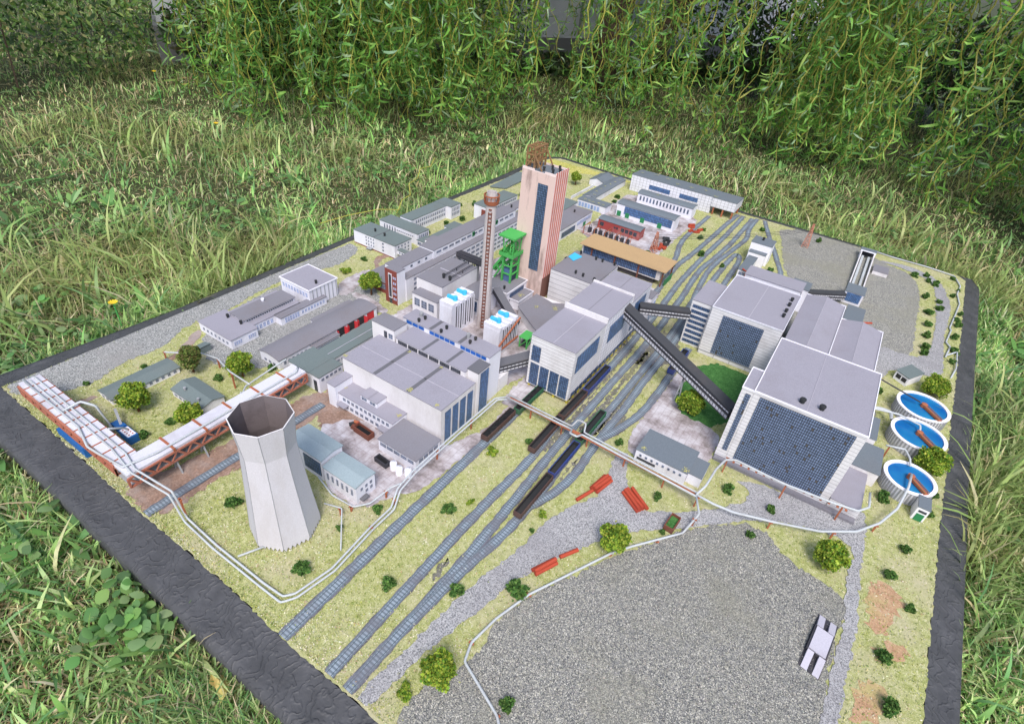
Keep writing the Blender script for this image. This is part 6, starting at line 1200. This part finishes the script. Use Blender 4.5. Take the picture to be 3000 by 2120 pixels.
n = NT('bark'); n.col(n.ramp(n.noise(40, 6, .7, 1), [(.35, (.035, .022, .014)), (.6, (.12, .085, .06))])); n.bump(n.noise(70, 5, .6, 1), 1, .01); MAT['bark'] = n.m
for pts, r0_, r1_ in (([(-1.50, 3.30, GZ - .02), (-1.49, 3.32, .3), (-1.52, 3.4, .8), (-1.7, 3.5, 1.5), (-1.9, 3.7, 2.4)], .10, .06), ([(-1.36, 3.42, GZ - .02), (-1.24, 3.5, .3), (-1.1, 3.55, .75), (-.7, 3.6, 1.5), (-.3, 3.5, 2.3)], .06, .04), ([(-1.12, 3.54, .7), (-.9, 3.3, .85), (-.3, 3.1, 1.1), (.5, 3.0, 1.6)], .035, .02)):
    mesh_obj('trunk' if r0_ > .09 else 'limb', MB().tube([(a * 100, b * 100, c_ * 100) for a, b, c_ in pts], r0_ * 100, 14, r2=r1_ * 100), 'bark', willow, smooth=True)
def cloud(n, cen, rad, size, cols, p, zmin=GZ):
    q = RNG.normal(size=(n, 3)); q /= np.linalg.norm(q, axis=1)[:, None]; q *= rnd(n, 1) ** .35; k = RNG.integers(0, len(cen), n); c_ = np.array(cen)[k]; q = c_[:, :3] + q * np.array(rad) * c_[:, 3:4]
    q = q[q[:, 2] > zmin]; return quads(q, size * (.5 + rnd(len(q))), pal(len(q), cols, p, .3), 0, .4)
cen = []
for s in np.linspace(0, TOT, 40):
    p_ = on_curve(np.array([s])); o_ = unit(p_ - np.array([-.3, .6]))[0]
    for d_, z_ in ((.75, 1.15), (1.25, 1.2), (1.8, 1.4)): cen.append((p_[0][0] + o_[0] * d_ + RNG.normal() * .1, p_[0][1] + o_[1] * d_ + RNG.normal() * .1, z_ + RNG.normal() * .06, .62))
cen += [(-1.5, 3.2, 1.9, 1.4)] * 2 + [(-1.3 + RNG.normal() * .8, 4.3 + RNG.normal() * .5, 2.2 + RNG.normal() * .3, 1.2) for k in range(14)]
V, F, C = cloud(52000, cen, (.5, .5, .36), .035, [(.09, .2, .04), (.06, .15, .03)], [1, 1]); wparent(np_mesh('crown', V, F, 'leaf', C))  # out-of-view crown, added low and dense to shade the back strands
# hedge at the upper left, undergrowth below the willow
HG = [(.16, .28, .08), (.09, .18, .05), (.27, .38, .11), (.04, .08, .03), (.34, .32, .14)]
cen = [(-3.25 + .18 * k + RNG.normal() * .12, .35 + .42 * k + RNG.normal() * .1, .22 + .14 * RNG.random(), 1) for k in range(7)] + [(-3.8 + RNG.normal() * .2, .6 + .4 * k, .5, 1.3) for k in range(6)]
hd = thing('hedge', 'dark tangled hedge at the left edge behind the grass', 'hedge', -330, 120, -4.5); V, F, C = cloud(60000, cen, (.34, .34, .34), .012, HG, [4, 4, 3, 4, 2])
o_ = np_mesh('foliage', V, F, 'leaf', C, hd); o_.location = (3.3, -1.2, .045)
for k in range(24):
    a = cen[k % len(cen)]; x_, y_ = a[0] * 100 + random.uniform(-20, 20), a[1] * 100 + random.uniform(-20, 20); st = MB().tube([(x_, y_, -5), (x_ + random.uniform(-6, 6), y_ + random.uniform(-6, 6), 25), (x_ + random.uniform(-15, 15), y_ + random.uniform(-15, 15), 55)], .4, 5, r2=.15); mesh_obj('stem', st, 'bark', hd)
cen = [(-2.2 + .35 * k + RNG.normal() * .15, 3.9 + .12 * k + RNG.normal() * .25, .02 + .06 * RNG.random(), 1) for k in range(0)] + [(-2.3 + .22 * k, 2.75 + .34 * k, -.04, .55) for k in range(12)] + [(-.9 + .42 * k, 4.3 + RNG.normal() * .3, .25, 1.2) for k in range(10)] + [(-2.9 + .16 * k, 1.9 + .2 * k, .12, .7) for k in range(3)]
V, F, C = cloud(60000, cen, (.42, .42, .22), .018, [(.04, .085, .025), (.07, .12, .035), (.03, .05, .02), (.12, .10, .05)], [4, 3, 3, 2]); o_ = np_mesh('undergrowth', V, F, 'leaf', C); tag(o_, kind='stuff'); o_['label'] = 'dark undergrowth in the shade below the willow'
T = thing('garden_building', 'white walled building glimpsed through the willow curtain', 'building', -205, 362, -4.5)
ux = Vector((.49, .872)); uy = Vector((-.872, .49)); c0 = Vector((-2.05, 3.62))
def gb(a0_, a1_, b0_, b1_): return [tuple((c0 + ux * a + uy * b_) * 100) for a, b_ in ((a0_, b0_), (a1_, b0_), (a1_, b1_), (a0_, b1_))]
paper('render_white', (.66, .67, .72), .1, scale=1.5); paper('render_base', (.20, .20, .21), .1, scale=1.5)
mesh_obj('wall', MB().prism(gb(-2.2, 2.5, 0, 3), 12, 280), 'render_white', T); mesh_obj('plinth', MB().prism(gb(-2.22, 2.52, -.02, 3.02), -5, 12), 'render_base', T)
mesh_obj('roof', MB().prism(gb(-2.4, 2.7, -.2, 3.2), 280, 295), 'roof_slate', T)
for a in (-1.7, .2, 1.3): mesh_obj('window', MB().prism(gb(a, a + 1.0, -.03, .02), 90, 200), 'pane_dark', T)
for k in range(6): mesh_obj('downpipe' if k == 3 else 'joint', MB().prism(gb(-1.9 + .7 * k, -1.885 + .7 * k, -.008, 0), 12, 279.5), 'grey_steel', T)
